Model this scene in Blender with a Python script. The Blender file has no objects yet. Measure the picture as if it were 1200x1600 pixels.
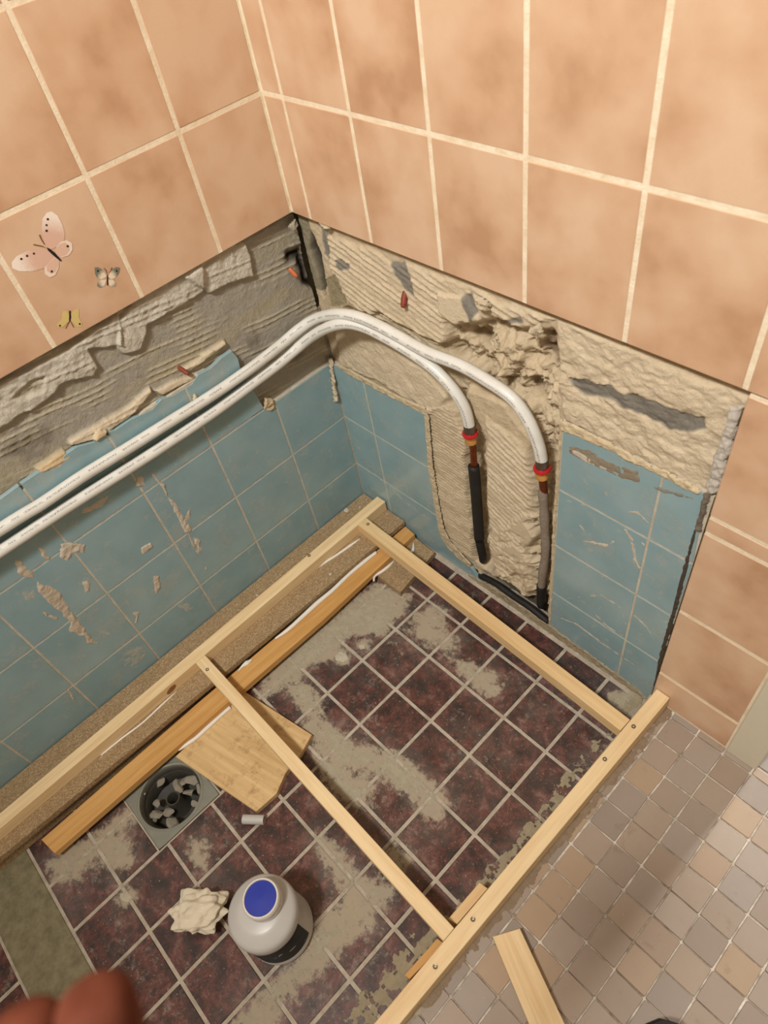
import bpy, bmesh, math, random
import numpy as np
from mathutils import Vector, Matrix

S = bpy.context.scene
COL = S.collection
# ------------------------------------------------------------------ camera, light, exposure
F_PX = 1082.67
CAM = np.array([0.98636, -0.63237, 1.28601])
ROT = np.array([[0.6891389, 0.70980676, -0.14581474],
                [0.47794706, -0.59649064, -0.64479882],
                [-0.54465969, 0.37466422, -0.75031496]])   # rows: right, down, forward
cam = bpy.data.cameras.new('camera')
cam_o = bpy.data.objects.new('camera', cam)
COL.objects.link(cam_o)
m = Matrix.Identity(4)
for r in range(3):
    m[r][0] = ROT[0][r]; m[r][1] = -ROT[1][r]; m[r][2] = -ROT[2][r]; m[r][3] = CAM[r]
cam_o.matrix_world = m
cam.sensor_fit = 'VERTICAL'; cam.sensor_height = 36; cam.lens = F_PX / 1600 * 36
cam.clip_start = .02
cam.dof.use_dof = True; cam.dof.focus_distance = 1.25; cam.dof.aperture_fstop = 6.4
S.camera = cam_o

world = bpy.data.worlds.new('world'); S.world = world
world.use_nodes = True
world.node_tree.nodes['Background'].inputs[0].default_value = (1.0, .90, .78, 1)
world.node_tree.nodes['Background'].inputs[1].default_value = .35

def area(name, loc, target, size, power, col):
    l = bpy.data.lights.new(name, 'AREA'); l.shape = 'DISK'; l.size = size; l.energy = power; l.color = col
    o = bpy.data.objects.new(name, l); COL.objects.link(o); o.location = loc
    o.rotation_euler = (Vector(target) - Vector(loc)).to_track_quat('-Z', 'Y').to_euler()
    return o
area('ceiling_lamp', (.85, -1.25, 2.36), (.55, -.45, .3), .42, 20, (1.0, .965, .90))
sp = bpy.data.lights.new('added_corner_spot', 'SPOT'); sp.energy = 104; sp.color = (1.0, .965, .90); sp.spot_size = math.radians(75); sp.spot_blend = 1.0; sp.shadow_soft_size = .09  # added spot aimed at the corner, so the lower left floor falls off darker
so = bpy.data.objects.new('added_corner_spot', sp); COL.objects.link(so); so.location = (.80, -1.30, 2.34)
so.rotation_euler = (Vector((.42, -.08, .85)) - Vector(so.location)).to_track_quat('-Z', 'Y').to_euler()
area('hall_lamp', (1.03, 1.30, 1.95), (1.05, -.3, .03), .16, 26, (1.0, .95, .88))

S.view_settings.view_transform = 'Standard'; S.view_settings.look = 'None'
S.view_settings.gamma = 1; S.view_settings.use_curve_mapping = False
S.view_settings.exposure = 0.1

# ------------------------------------------------------------------ measuring: where a sight line meets a real plane
def hit(u, v, ax, d):
    r = ROT.T @ np.array([(u - 600) / F_PX, (v - 800) / F_PX, 1]); t = (d - CAM[ax]) / r[ax]
    return CAM + t * r
def onA(u, v, d=0): return hit(u, v, 0, d)            # wall_left  x = d
def onB(u, v, d=0): return hit(u, v, 1, -d)           # wall_back  y = -d
def onF(u, v, d=0): return hit(u, v, 2, d)            # floor      z = d
def pA(l, d=0): return [(onA(u, v, d)[1], onA(u, v, d)[2]) for u, v in l]
def pB(l, d=0): return [(onB(u, v, d)[0], onB(u, v, d)[2]) for u, v in l]
def pF(l, d=0): return [(onF(u, v, d)[0], onF(u, v, d)[1]) for u, v in l]

# ------------------------------------------------------------------ numpy noise and shapes
def _h(ix, iy, s):
    n = (ix.astype(np.int64) * 374761393 + iy.astype(np.int64) * 668265263 + s * 1274126177) & 0x7fffffff
    n = ((n ^ (n >> 13)) * 1274126177) & 0x7fffffff
    return ((n ^ (n >> 16)) & 0xffff) / 65535.0
def vn(x, y, s=0):
    xi = np.floor(x); yi = np.floor(y); fx = x - xi; fy = y - yi
    fx = fx * fx * (3 - 2 * fx); fy = fy * fy * (3 - 2 * fy); xi = xi.astype(int); yi = yi.astype(int)
    a = _h(xi, yi, s); b = _h(xi + 1, yi, s); c = _h(xi, yi + 1, s); d = _h(xi + 1, yi + 1, s)
    return (a * (1 - fx) + b * fx) * (1 - fy) + (c * (1 - fx) + d * fx) * fy
def fbm(x, y, f, o=4, s=0, gain=.5):
    t = 0; a = 1; n = 0
    for k in range(o):
        t = t + a * (vn(x * f + 17.3 * k, y * f - 9.1 * k, s + k) * 2 - 1); n += a; a *= gain; f *= 2.03
    return t / n
def sstep(a, b, x):
    t = np.clip((x - a) / (b - a), 0, 1); return t * t * (3 - 2 * t)
def sdf(P, U, V):                                      # inside positive
    P = np.array(P); n = len(P); d = np.full(U.shape, 1e9); ins = np.zeros(U.shape, bool)
    for i in range(n):
        a = P[i]; b = P[(i + 1) % n]; e = b - a; w0 = U - a[0]; w1 = V - a[1]
        t = np.clip((w0 * e[0] + w1 * e[1]) / (e @ e + 1e-12), 0, 1)
        d = np.minimum(d, np.hypot(w0 - t * e[0], w1 - t * e[1]))
        c = (a[1] > V) != (b[1] > V)
        if abs(e[1]) > 1e-12: ins ^= c & (U < e[0] * (V - a[1]) / e[1] + a[0])
    return np.where(ins, d, -d)
def cap(P, U, V):                                      # distance to a polyline
    P = np.array(P); d = np.full(U.shape, 1e9)
    for a, b in zip(P[:-1], P[1:]):
        e = b - a; t = np.clip(((U - a[0]) * e[0] + (V - a[1]) * e[1]) / (e @ e + 1e-12), 0, 1)
        d = np.minimum(d, np.hypot(U - a[0] - t * e[0], V - a[1] - t * e[1]))
    return d

# ------------------------------------------------------------------ object helpers
def link(o, parent=None):
    COL.objects.link(o)
    if parent: o.parent = parent
    return o
def tag(o, label=None, cat=None, group=None, kind=None):
    for k, v in (('label', label), ('category', cat), ('group', group), ('kind', kind)):
        if v: o[k] = v
    return o
def thing(name, label, cat, loc, group=None):
    o = bpy.data.objects.new(name, None); o.empty_display_size = .03; link(o); o.location = loc
    return tag(o, label, cat, group)
def put(o, parent):                                    # parent a world-placed object without moving it
    o.parent = parent
    if parent is not None: o.matrix_parent_inverse = Matrix.Translation(-Vector(parent.location))
    return o
def mesh(name, V, Fc, mt, parent=None, smooth=False):
    me = bpy.data.meshes.new(name); me.from_pydata([tuple(map(float, v)) for v in V], [], Fc); me.update()
    if mt: me.materials.append(mt)
    if smooth: me.polygons.foreach_set('use_smooth', [True] * len(me.polygons))
    o = bpy.data.objects.new(name, me); link(o)
    if parent: put(o, parent)
    return o
def box_mesh(name, dx, dy, dz, mt, bev=0, seg=1):
    bm = bmesh.new(); bmesh.ops.create_cube(bm, size=1)
    bmesh.ops.scale(bm, vec=(dx, dy, dz), verts=bm.verts)
    if bev: bmesh.ops.bevel(bm, geom=bm.edges[:], offset=bev, segments=seg, affect='EDGES', profile=.6)
    me = bpy.data.meshes.new(name); bm.to_mesh(me); bm.free(); me.materials.append(mt)
    return me
def obj(name, me, loc=(0, 0, 0), rot=(0, 0, 0), parent=None):
    o = bpy.data.objects.new(name, me); link(o); o.location = loc; o.rotation_euler = rot
    if parent: put(o, parent)
    return o
def box(name, lo, hi, mt, parent=None, bev=0):
    lo = np.array(lo); hi = np.array(hi); d = hi - lo
    return obj(name, box_mesh(name, *d, mt, bev), tuple((lo + hi) / 2), parent=parent)
def prism(name, P, plane, d0, d1, mt, parent=None, bev=0):   # polygon in a plane pulled from d0 to d1
    bm = bmesh.new()
    f3 = {'A': lambda p, d: (d, p[0], p[1]), 'B': lambda p, d: (p[0], -d, p[1]), 'F': lambda p, d: (p[0], p[1], d)}[plane]
    c = np.mean(P, axis=0); c3 = Vector(f3(c, 0))
    lo = [bm.verts.new(Vector(f3(p, d0)) - c3) for p in P]; hi = [bm.verts.new(Vector(f3(p, d1)) - c3) for p in P]
    top = bm.faces.new(hi); bm.faces.new(lo[::-1])
    for i in range(len(P)): bm.faces.new((lo[i], lo[(i + 1) % len(P)], hi[(i + 1) % len(P)], hi[i]))
    bmesh.ops.recalc_face_normals(bm, faces=bm.faces[:])
    if bev: bmesh.ops.bevel(bm, geom=[e for e in top.edges], offset=bev, segments=1, affect='EDGES')
    me = bpy.data.meshes.new(name); bm.to_mesh(me); bm.free(); me.materials.append(mt)
    return obj(name, me, c3, parent=parent)
def tube(name, pts, r, mt, parent=None, n=14, sub=6, caps=True, radii=None, uv=False):
    P = [Vector(p) for p in pts]; Q = []; RR = []
    radii = radii or [r] * len(P)
    for i in range(len(P) - 1):
        p0 = P[max(i - 1, 0)]; p1 = P[i]; p2 = P[i + 1]; p3 = P[min(i + 2, len(P) - 1)]
        for k in range(sub):
            t = k / sub
            Q.append(.5 * ((2 * p1) + (p2 - p0) * t + (2 * p0 - 5 * p1 + 4 * p2 - p3) * t * t + (3 * p1 - p0 - 3 * p2 + p3) * t ** 3))
            RR.append(radii[i] * (1 - t) + radii[i + 1] * t)
    Q.append(P[-1]); RR.append(radii[-1])
    V = []; Fc = []; T = (Q[1] - Q[0]).normalized()
    N = T.orthogonal().normalized(); L = 0; at = []
    if uv: N = (Vector((0, 0, 1)) - T * T.z).normalized()
    for i, q in enumerate(Q):
        T2 = (Q[min(i + 1, len(Q) - 1)] - Q[max(i - 1, 0)]).normalized()
        N = (N - T2 * N.dot(T2)).normalized(); B = T2.cross(N)
        if i: L += (q - Q[i - 1]).length
        for k in range(n):
            a = 2 * math.pi * k / n; V.append(q + (N * math.cos(a) + B * math.sin(a)) * RR[i]); at.append((L, a, 0))
    for i in range(len(Q) - 1):
        for k in range(n): Fc.append((i * n + k, i * n + (k + 1) % n, (i + 1) * n + (k + 1) % n, (i + 1) * n + k))
    if caps: Fc.append(tuple(range(n))[::-1]); Fc.append(tuple(range((len(Q) - 1) * n, len(Q) * n)))
    o = mesh(name, V, Fc, mt, parent, True)
    if uv:
        a = o.data.attributes.new('along', 'FLOAT_VECTOR', 'POINT'); a.data.foreach_set('vector', np.array(at, np.float32).ravel())
    return o
def lathe(name, prof, mt, n=40, parent=None, loc=(0, 0, 0), rot=(0, 0, 0), smooth=True):
    V = []; Fc = []; k = len(prof)
    for i in range(n):
        a = 2 * math.pi * i / n
        for r, z in prof: V.append((r * math.cos(a), r * math.sin(a), z))
    for i in range(n):
        for j in range(k - 1):
            a, b = i * k + j, ((i + 1) % n) * k + j
            Fc.append((a, b, b + 1, a + 1))
    me = bpy.data.meshes.new(name); me.from_pydata(V, [], Fc); me.update(); me.materials.append(mt)
    bm = bmesh.new(); bm.from_mesh(me); bmesh.ops.remove_doubles(bm, verts=bm.verts, dist=1e-6)
    bmesh.ops.recalc_face_normals(bm, faces=bm.faces[:]); bm.to_mesh(me); bm.free()
    if smooth:
        me.polygons.foreach_set('use_smooth', [True] * len(me.polygons))
    o = obj(name, me, loc, rot, parent)
    if smooth: o.data.set_sharp_from_angle(angle=math.radians(38))
    return o
def relief(name, plane, bb, res, fn, mt, parent=None, smooth=True):
    u0, u1, v0, v1 = bb
    nu = max(2, int((u1 - u0) / res) + 1); nv = max(2, int((v1 - v0) / res) + 1)
    U, V = np.meshgrid(np.linspace(u0, u1, nu), np.linspace(v0, v1, nv), indexing='ij')
    h, keep, col = fn(U, V)
    kc = keep[:-1, :-1] & keep[1:, :-1] & keep[1:, 1:] & keep[:-1, 1:]
    idx = np.arange(nu * nv).reshape(nu, nv)
    q = np.stack([idx[:-1, :-1], idx[1:, :-1], idx[1:, 1:], idx[:-1, 1:]], -1)[kc]
    if not len(q): return None
    used = np.unique(q); mp = np.full(nu * nv, -1); mp[used] = np.arange(len(used)); q = mp[q]
    u = U.ravel()[used]; v = V.ravel()[used]; hh = h.ravel()[used]
    co = {'A': (hh, u, v), 'B': (u, -hh, v), 'F': (u, v, hh)}[plane]
    co = np.stack(co, -1).astype(np.float32)
    me = bpy.data.meshes.new(name); me.vertices.add(len(co)); me.vertices.foreach_set('co', co.ravel())
    me.loops.add(q.size); me.loops.foreach_set('vertex_index', q.ravel().astype(np.int32))
    me.polygons.add(len(q)); me.polygons.foreach_set('loop_start', np.arange(0, q.size, 4, dtype=np.int32))
    if smooth: me.polygons.foreach_set('use_smooth', np.ones(len(q), bool))
    me.update(calc_edges=True); me.validate()
    if col is not None:
        c = np.ones((len(used), 4), np.float32); c[:, :3] = col.reshape(-1, 3)[used]
        a = me.color_attributes.new('Col', 'FLOAT_COLOR', 'POINT'); a.data.foreach_set('color', c.ravel())
    me.materials.append(mt)
    o = bpy.data.objects.new(name, me); link(o)
    if parent: put(o, parent)
    return o

# ------------------------------------------------------------------ materials
def srgb(r, g, b):
    f = lambda c: c / 12.92 if c <= .04045 else ((c + .055) / 1.055) ** 2.4
    return (f(r / 255), f(g / 255), f(b / 255), 1)
class NT:
    def __init__(s, name, rough=.5, spec=.5):
        s.m = bpy.data.materials.new(name); s.m.use_nodes = True; s.t = s.m.node_tree; s.b = s.t.nodes['Principled BSDF']
        s.b.inputs['Roughness'].default_value = rough; s.b.inputs['Specular IOR Level'].default_value = spec
    def n(s, typ, ins=None, **kw):
        x = s.t.nodes.new(typ)
        for k, v in kw.items(): setattr(x, k, v)
        for k, v in (ins or {}).items(): s.set(x, k, v)
        return x
    def set(s, x, k, v):
        if isinstance(v, bpy.types.NodeSocket): s.t.links.new(v, x.inputs[k])
        else: x.inputs[k].default_value = v
    def coord(s, kind='Object', scale=(1, 1, 1), rnd=True):
        if kind == 'Position': c = s.n('ShaderNodeNewGeometry').outputs['Position']
        else: c = s.n('ShaderNodeTexCoord').outputs[kind]
        mp = s.n('ShaderNodeVectorMath', {0: c, 1: scale}, operation='MULTIPLY').outputs[0]
        if rnd:
            o = s.n('ShaderNodeObjectInfo').outputs['Random']
            r = s.n('ShaderNodeVectorMath', {0: (37.1, 19.7, 53.3), 3: o}, operation='SCALE')
            mp = s.n('ShaderNodeVectorMath', {0: mp, 1: r.outputs[0]}, operation='ADD').outputs[0]
        return mp
    def noise(s, vec, scale, detail=4, rough=.55, dist=0):
        return s.n('ShaderNodeTexNoise', {'Vector': vec, 'Scale': scale, 'Detail': detail, 'Roughness': rough, 'Distortion': dist}).outputs['Fac']
    def ramp(s, fac, stops, interp='LINEAR'):
        x = s.n('ShaderNodeValToRGB', {0: fac}); e = x.color_ramp.elements; x.color_ramp.interpolation = interp
        while len(e) < len(stops): e.new(1)
        for i, (p, c) in enumerate(stops):
            e[i].position = p; e[i].color = c if len(c) == 4 else (*c, 1)
        return x.outputs[0]
    def mix(s, f, a, b, mode='MIX'):
        x = s.n('ShaderNodeMix', data_type='RGBA', blend_type=mode)
        s.set(x, 0, f); s.set(x, 6, a); s.set(x, 7, b); return x.outputs[2]
    def math(s, op, a, b=0.0):
        x = s.n('ShaderNodeMath', operation=op); s.set(x, 0, a); s.set(x, 1, b); return x.outputs[0]
    def base(s, c): s.set(s.b, 'Base Color', c)
    def bump(s, h, strength=.3, dist=.002):
        x = s.n('ShaderNodeBump', {'Height': h, 'Strength': strength, 'Distance': dist}); s.set(s.b, 'Normal', x.outputs[0])
BW = lambda v: (v, v, v, 1)
def plain(name, c, rough=.5, spec=.5, metal=0, var=.12, scale=60):
    t = NT(name, rough, spec); v = t.coord()
    t.base(t.mix(t.noise(v, scale), tuple(x * (1 - var) for x in c[:3]) + (1,), tuple(min(1, x * (1 + var)) for x in c[:3]) + (1,)))
    t.b.inputs['Metallic'].default_value = metal
    return t.m
def mk_peach():
    t = NT('peach_glaze', .32, .4); v = t.coord()
    a = t.noise(v, 7.5, 3, .5); b = t.noise(v, 19, 4, .55)
    f = t.math('ADD', t.math('MULTIPLY', a, .75), t.math('MULTIPLY', b, .3))
    c = t.ramp(f, [(.38, srgb(190, 150, 118)), (.50, srgb(211, 174, 142)), (.62, srgb(221, 190, 160))])
    fine = t.noise(v, 420, 2)
    c = t.mix(t.math('MULTIPLY', fine, .14), c, srgb(190, 148, 116))
    t.base(c); t.bump(t.noise(v, 18, 2), .08, .004); return t.m
def mk_blue():
    t = NT('blue_glaze', .22, .5); v = t.coord(); p = t.coord('Position', rnd=False)
    c = t.ramp(t.noise(v, 14, 3), [(.3, srgb(134, 164, 171)), (.7, srgb(147, 175, 182))])
    film = t.ramp(t.noise(p, 15, 6, .68), [(.50, BW(0)), (.76, BW(.6))])
    c = t.mix(film, c, srgb(172, 172, 162))
    spot = t.ramp(t.noise(p, 120, 3, .6), [(.70, BW(0)), (.74, BW(.7))])
    c = t.mix(spot, c, srgb(196, 186, 168))
    st = t.ramp(t.noise(t.coord('Position', (60, 300, 60), False), 1, 4, .6), [(.63, BW(0)), (.72, BW(.4))]); c = t.mix(st, c, srgb(190, 190, 178))
    dark = t.ramp(t.noise(p, 33, 5, .7), [(.66, BW(0)), (.76, BW(.45))])
    c = t.mix(dark, c, srgb(96, 100, 94))
    t.base(c); t.set(t.b, 'Roughness', t.math('ADD', .18, t.math('MULTIPLY', film, .5))); t.bump(t.noise(v, 20, 1), .05, .003); return t.m
def mk_red():
    t = NT('dark_red_marble', .3, .45); v = t.coord(); p = t.coord('Position', rnd=False)
    a = t.noise(v, 34, 8, .74, .4)
    c = t.ramp(a, [(.36, srgb(40, 33, 33)), (.47, srgb(66, 46, 44)), (.55, srgb(99, 56, 51)), (.66, srgb(122, 96, 90))])
    bl = t.ramp(t.noise(v, 80, 6, .75), [(.54, BW(0)), (.62, BW(.9))])
    c = t.mix(bl, c, srgb(46, 40, 40))
    d = t.n('ShaderNodeAttribute', attribute_name='dust').outputs['Fac']
    n1 = t.noise(p, 70, 8, .72)
    thick = t.ramp(t.math('ADD', t.math('MULTIPLY', d, .62), n1), [(.80, BW(0)), (.94, BW(.9))])
    haze = t.math('MULTIPLY', t.math('ADD', .05, t.math('MULTIPLY', d, .62)), t.ramp(t.noise(p, 22, 6, .65), [(.35, BW(.15)), (.7, BW(1))]))
    c = t.mix(haze, c, srgb(158, 146, 136)); c = t.mix(thick, c, srgb(172, 160, 138))
    sp = t.ramp(t.noise(p, 260, 3, .6), [(.66, BW(0)), (.70, BW(.8))]); c = t.mix(sp, c, srgb(180, 170, 156))
    ms = t.math('ADD', t.noise(p, 62, 9, .8), t.math('MULTIPLY', t.math('SUBTRACT', t.noise(p, 9, 3, .5), .5), .5))
    c = t.mix(t.ramp(ms, [(.58, BW(0)), (.72, BW(.62))]), c, srgb(158, 148, 138))
    scr = t.coord('Position', (260, 34, 1), False)
    sc = t.ramp(t.noise(scr, 1, 4, .6), [(.66, BW(0)), (.72, BW(.35))]); c = t.mix(sc, c, srgb(150, 136, 128))
    t.base(c); t.set(t.b, 'Roughness', t.math('ADD', .30, t.math('MULTIPLY', thick, .5))); t.bump(n1, .12, .001); return t.m
def mk_mosaic():
    t = NT('beige_mosaic', .42, .4); v = t.coord(); p = t.coord('Position', rnd=False)
    r = t.n('ShaderNodeObjectInfo').outputs['Random']
    c = t.ramp(r, [(0, srgb(152, 140, 130)), (.2, srgb(170, 154, 138)), (.38, srgb(148, 138, 130)), (.55, srgb(174, 160, 146)), (.72, srgb(162, 152, 144)), (.90, srgb(180, 156, 130)), (1, srgb(154, 140, 130))])
    c = t.mix(t.math('MULTIPLY', t.noise(v, 34, 5, .6), .3), c, srgb(142, 124, 108))
    brown = t.ramp(t.noise(p, 16, 7, .75), [(.60, BW(0)), (.76, BW(.6))]); c = t.mix(brown, c, srgb(120, 94, 70))
    sp = t.ramp(t.noise(p, 210, 3), [(.72, BW(0)), (.76, BW(.6))]); c = t.mix(sp, c, srgb(224, 214, 200))
    t.base(c); t.bump(t.noise(v, 60, 4), .2, .0012); return t.m
def mk_grout(name, c0, c1, rough=.9, sc=55):
    t = NT(name, rough, .2); p = t.coord('Position', rnd=False)
    t.base(t.ramp(t.noise(p, sc, 6, .7), [(.35, c0), (.62, c1)])); t.bump(t.noise(p, 320, 4), .5, .0015); return t.m
def mk_wood(name, c0, c1, grain, knot=True, rough=.6):
    t = NT(name, rough, .3); v = t.coord(scale=(7, 110, 110)); v2 = t.coord(scale=(3, 18, 18))
    g = t.noise(v, 1, 4, .6, .3); w = t.noise(v2, 1, 3, .5)
    c = t.ramp(t.math('ADD', t.math('MULTIPLY', g, .6), t.math('MULTIPLY', w, .4)), [(.36, c1), (.60, c0)])
    ln = t.ramp(t.noise(t.coord(scale=(5, 300, 300)), 1, 3, .6), [(.60, BW(0)), (.75, BW(grain))]); c = t.mix(ln, c, tuple(x * .62 for x in c1[:3]) + (1,))
    if knot:
        k = t.ramp(t.noise(t.coord(scale=(9, 26, 26)), 1, 1), [(.74, BW(0)), (.80, BW(.55))]); c = t.mix(k, c, srgb(146, 98, 56))
    t.base(c); t.bump(g, .15, .0008); return t.m
def mk_chip():
    t = NT('chipboard', .85, .2); v = t.coord()
    x = t.n('ShaderNodeTexVoronoi', {'Vector': t.coord(scale=(1, 1.7, 1.2)), 'Scale': 480.0}).outputs['Color']
    s = t.n('ShaderNodeSeparateColor', {0: x}).outputs[0]
    c = t.ramp(s, [(0, srgb(132, 110, 82)), (.35, srgb(154, 130, 98)), (.7, srgb(172, 148, 114)), (1, srgb(204, 182, 146))])
    c = t.mix(t.math('MULTIPLY', t.noise(v, 22, 5), .5), c, srgb(140, 116, 84))
    t.base(c); t.bump(s, .4, .0008); return t.m
def mk_plaster(name='wall_plaster', rough=.92):
    t = NT(name, rough, .2); p = t.coord('Position', rnd=False)
    a = t.n('ShaderNodeVertexColor', layer_name='Col').outputs[0]
    n = t.noise(p, 95, 6, .7)
    c = t.mix(t.ramp(n, [(.35, BW(.0)), (.7, BW(.35))]), a, t.mix(1, a, (.62, .60, .57, 1), 'MULTIPLY'))
    dk = t.ramp(t.noise(p, 260, 5, .75), [(.60, BW(0)), (.74, BW(.5))]); c = t.mix(dk, c, t.mix(1, a, (.42, .38, .33, 1), 'MULTIPLY'))
    t.base(c); t.bump(t.math('ADD', t.noise(p, 170, 6, .75), t.math('MULTIPLY', t.noise(t.coord('Position', (300, 300, 520), False), 1, 3), .35)), .75, .0034); return t.m
def mk_pipe():
    t = NT('white_pipe_plastic', .34, .45); a = t.n('ShaderNodeAttribute', attribute_name='along').outputs['Vector']
    s = t.n('ShaderNodeSeparateXYZ', {0: a}); L = s.outputs[0]; an = s.outputs[1]
    # rows of small dark printing along the upper side
    off = t.math('ABSOLUTE', t.math('SUBTRACT', an, PRINT_ANGLE)); band = t.math('LESS_THAN', off, .17)
    cell = t.n('ShaderNodeCombineXYZ', {0: t.math('MULTIPLY', L, 620.0), 1: t.math('MULTIPLY', an, 11.0), 2: 0.0}).outputs[0]
    g = t.math('GREATER_THAN', t.noise(cell, 1.0, 1), .52)
    word = t.math('GREATER_THAN', t.noise(t.n('ShaderNodeCombineXYZ', {0: t.math('MULTIPLY', L, 46.0), 1: 3.0, 2: 0.0}).outputs[0], 1.0, 1), .44)
    f = t.math('MULTIPLY', t.math('MULTIPLY', band, g), word)
    p = t.coord('Position', rnd=False)
    c = t.mix(t.ramp(t.noise(p, 30, 5, .6), [(.45, BW(0)), (.8, BW(.45))]), srgb(226, 226, 220), srgb(196, 190, 178))
    t.base(t.mix(t.math('MULTIPLY', f, .82), c, srgb(70, 70, 72))); return t.m
PRINT_ANGLE = .75
M = {}
M['peach'] = mk_peach(); M['blue'] = mk_blue(); M['red'] = mk_red(); M['mosaic'] = mk_mosaic()
M['grout_cream'] = mk_grout('cream_grout', srgb(228, 210, 180), srgb(242, 230, 206))
M['grout_blue'] = mk_grout('sandy_grout', srgb(178, 172, 158), srgb(204, 196, 178))
M['grout_floor'] = mk_grout('grey_grout', srgb(164, 154, 138), srgb(192, 182, 166))
M['grout_mosaic'] = mk_grout('white_grout', srgb(150, 136, 120), srgb(232, 224, 210), .9, 30)
M['concrete'] = mk_grout('olive_concrete', srgb(112, 106, 82), srgb(136, 130, 104), .6)
M['kerb'] = mk_grout('dusty_mortar', srgb(150, 134, 112), srgb(186, 174, 152))
M['pine'] = mk_wood('pale_pine', srgb(240, 216, 172), srgb(224, 192, 144), .25)
M['pine2'] = mk_wood('warm_pine', srgb(232, 202, 154), srgb(216, 180, 128), .25, False)
M['ply'] = mk_wood('orange_plywood', srgb(214, 168, 104), srgb(194, 144, 82), .35, False)
M['scrap'] = mk_wood('birch_plywood', srgb(220, 190, 140), srgb(196, 160, 108), .45, True)
def mk_scrap():
    m_ = mk_wood('birch_plywood', srgb(222, 192, 142), srgb(200, 165, 114), .2, False); return m_
M['scrap'] = mk_scrap()
def _blotch(m_):
    nt = m_.node_tree; b = nt.nodes['Principled BSDF']; src = b.inputs['Base Color'].links[0].from_socket
    tc = nt.nodes.new('ShaderNodeTexCoord'); n = nt.nodes.new('ShaderNodeTexNoise'); n.inputs['Scale'].default_value = 46; n.inputs['Detail'].default_value = 6; n.inputs['Roughness'].default_value = .7
    nt.links.new(tc.outputs['Object'], n.inputs['Vector']); rp = nt.nodes.new('ShaderNodeValToRGB'); rp.color_ramp.elements[0].position = .52; rp.color_ramp.elements[1].position = .72; rp.color_ramp.elements[1].color = (.6, .6, .6, 1)
    nt.links.new(n.outputs['Fac'], rp.inputs[0]); mx = nt.nodes.new('ShaderNodeMix'); mx.data_type = 'RGBA'; nt.links.new(rp.outputs[0], mx.inputs[0]); nt.links.new(src, mx.inputs[6]); mx.inputs[7].default_value = srgb(142, 106, 66); nt.links.new(mx.outputs[2], b.inputs['Base Color'])
_blotch(M['scrap'])
M['chip'] = mk_chip(); M['plaster'] = mk_plaster(); M['pipe'] = mk_pipe()
M['black'] = plain('black_rubber', (.018, .017, .016, 1), .6, .3, 0, .5)
M['copper'] = plain('old_copper', srgb(136, 72, 40), .38, .5, .85, .4, 90)
M['lead'] = plain('mortar_coated_pipe', srgb(140, 128, 116), .75, .3, 0, .4, 160)
M['brass'] = plain('brass', srgb(214, 164, 92), .35, .5, .55, .2)
M['steel'] = plain('dull_steel', srgb(120, 112, 104), .38, .5, .9, .2)
M['screw'] = plain('screw_steel', srgb(120, 112, 100), .4, .5, .8, .2)
M['hole'] = plain('dark_recess', (.006, .005, .004, 1), .9, .1)
M['red_ring'] = plain('red_plastic', srgb(190, 34, 40), .35)
M['seal'] = plain('white_sealant', srgb(236, 232, 222), .4, .5, 0, .04)
M['bottle'] = plain('white_bottle', srgb(192, 190, 186), .36, .5, 0, .06, 30)
M['blue_cap'] = plain('blue_cap', srgb(16, 44, 158), .4, .5, 0, .12)
M['cap_ring'] = plain('grey_white_collar', srgb(214, 210, 202), .45, .4, 0, .08)
M['paper'] = plain('crumpled_paper', srgb(222, 212, 190), .8, .2, 0, .1)
M['drain'] = plain('drain_plastic', srgb(134, 134, 122), .55, .4, 0, .22, 40)
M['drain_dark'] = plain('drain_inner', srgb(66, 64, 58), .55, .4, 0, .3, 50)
M['chips'] = plain('grey_mortar_chip', srgb(146, 140, 126), .9, .2, 0, .2, 120)
M['jamb'] = plain('sage_paint', srgb(214, 208, 188), .45, .4, 0, .03)
M['ceiling'] = plain('ceiling_paint', srgb(226, 218, 204), .8, .2, 0, .02)
M['plug'] = plain('red_wall_plug', srgb(132, 62, 44), .5, .3, 0, .35, 200)
M['plug_orange'] = plain('orange_wall_plug', srgb(206, 116, 76), .5, .3, 0, .3, 200)
M['skin'] = None
def mk_skin():
    t = NT('skin', .8, .12); v = t.coord()
    t.base(t.ramp(t.noise(v, 60, 4), [(.35, srgb(92, 48, 34)), (.65, srgb(112, 62, 45))]))  # tones darkened to put the hand's shade into the skin colour
    t.b.inputs['Subsurface Weight'].default_value = .05; t.b.inputs['Subsurface Radius'].default_value = (.01, .004, .002)
    return t.m
M['skin'] = mk_skin()
def mk_label():
    t = NT('dark_label', .5, .15); v = t.coord()
    s = t.n('ShaderNodeSeparateXYZ', {0: v})
    c = t.ramp(t.noise(t.coord(scale=(1, 1, 1.6), rnd=False), 34, 2, .5), [(.50, srgb(14, 16, 28)), (.58, srgb(28, 34, 56)), (.66, srgb(178, 176, 172)), (.72, srgb(40, 44, 62))], 'CONSTANT')
    t.base(c); return t.m
M['label'] = mk_label()
def flat(name, c, rough=.35): return plain(name, c, rough, .4, 0, .05, 300)

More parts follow.
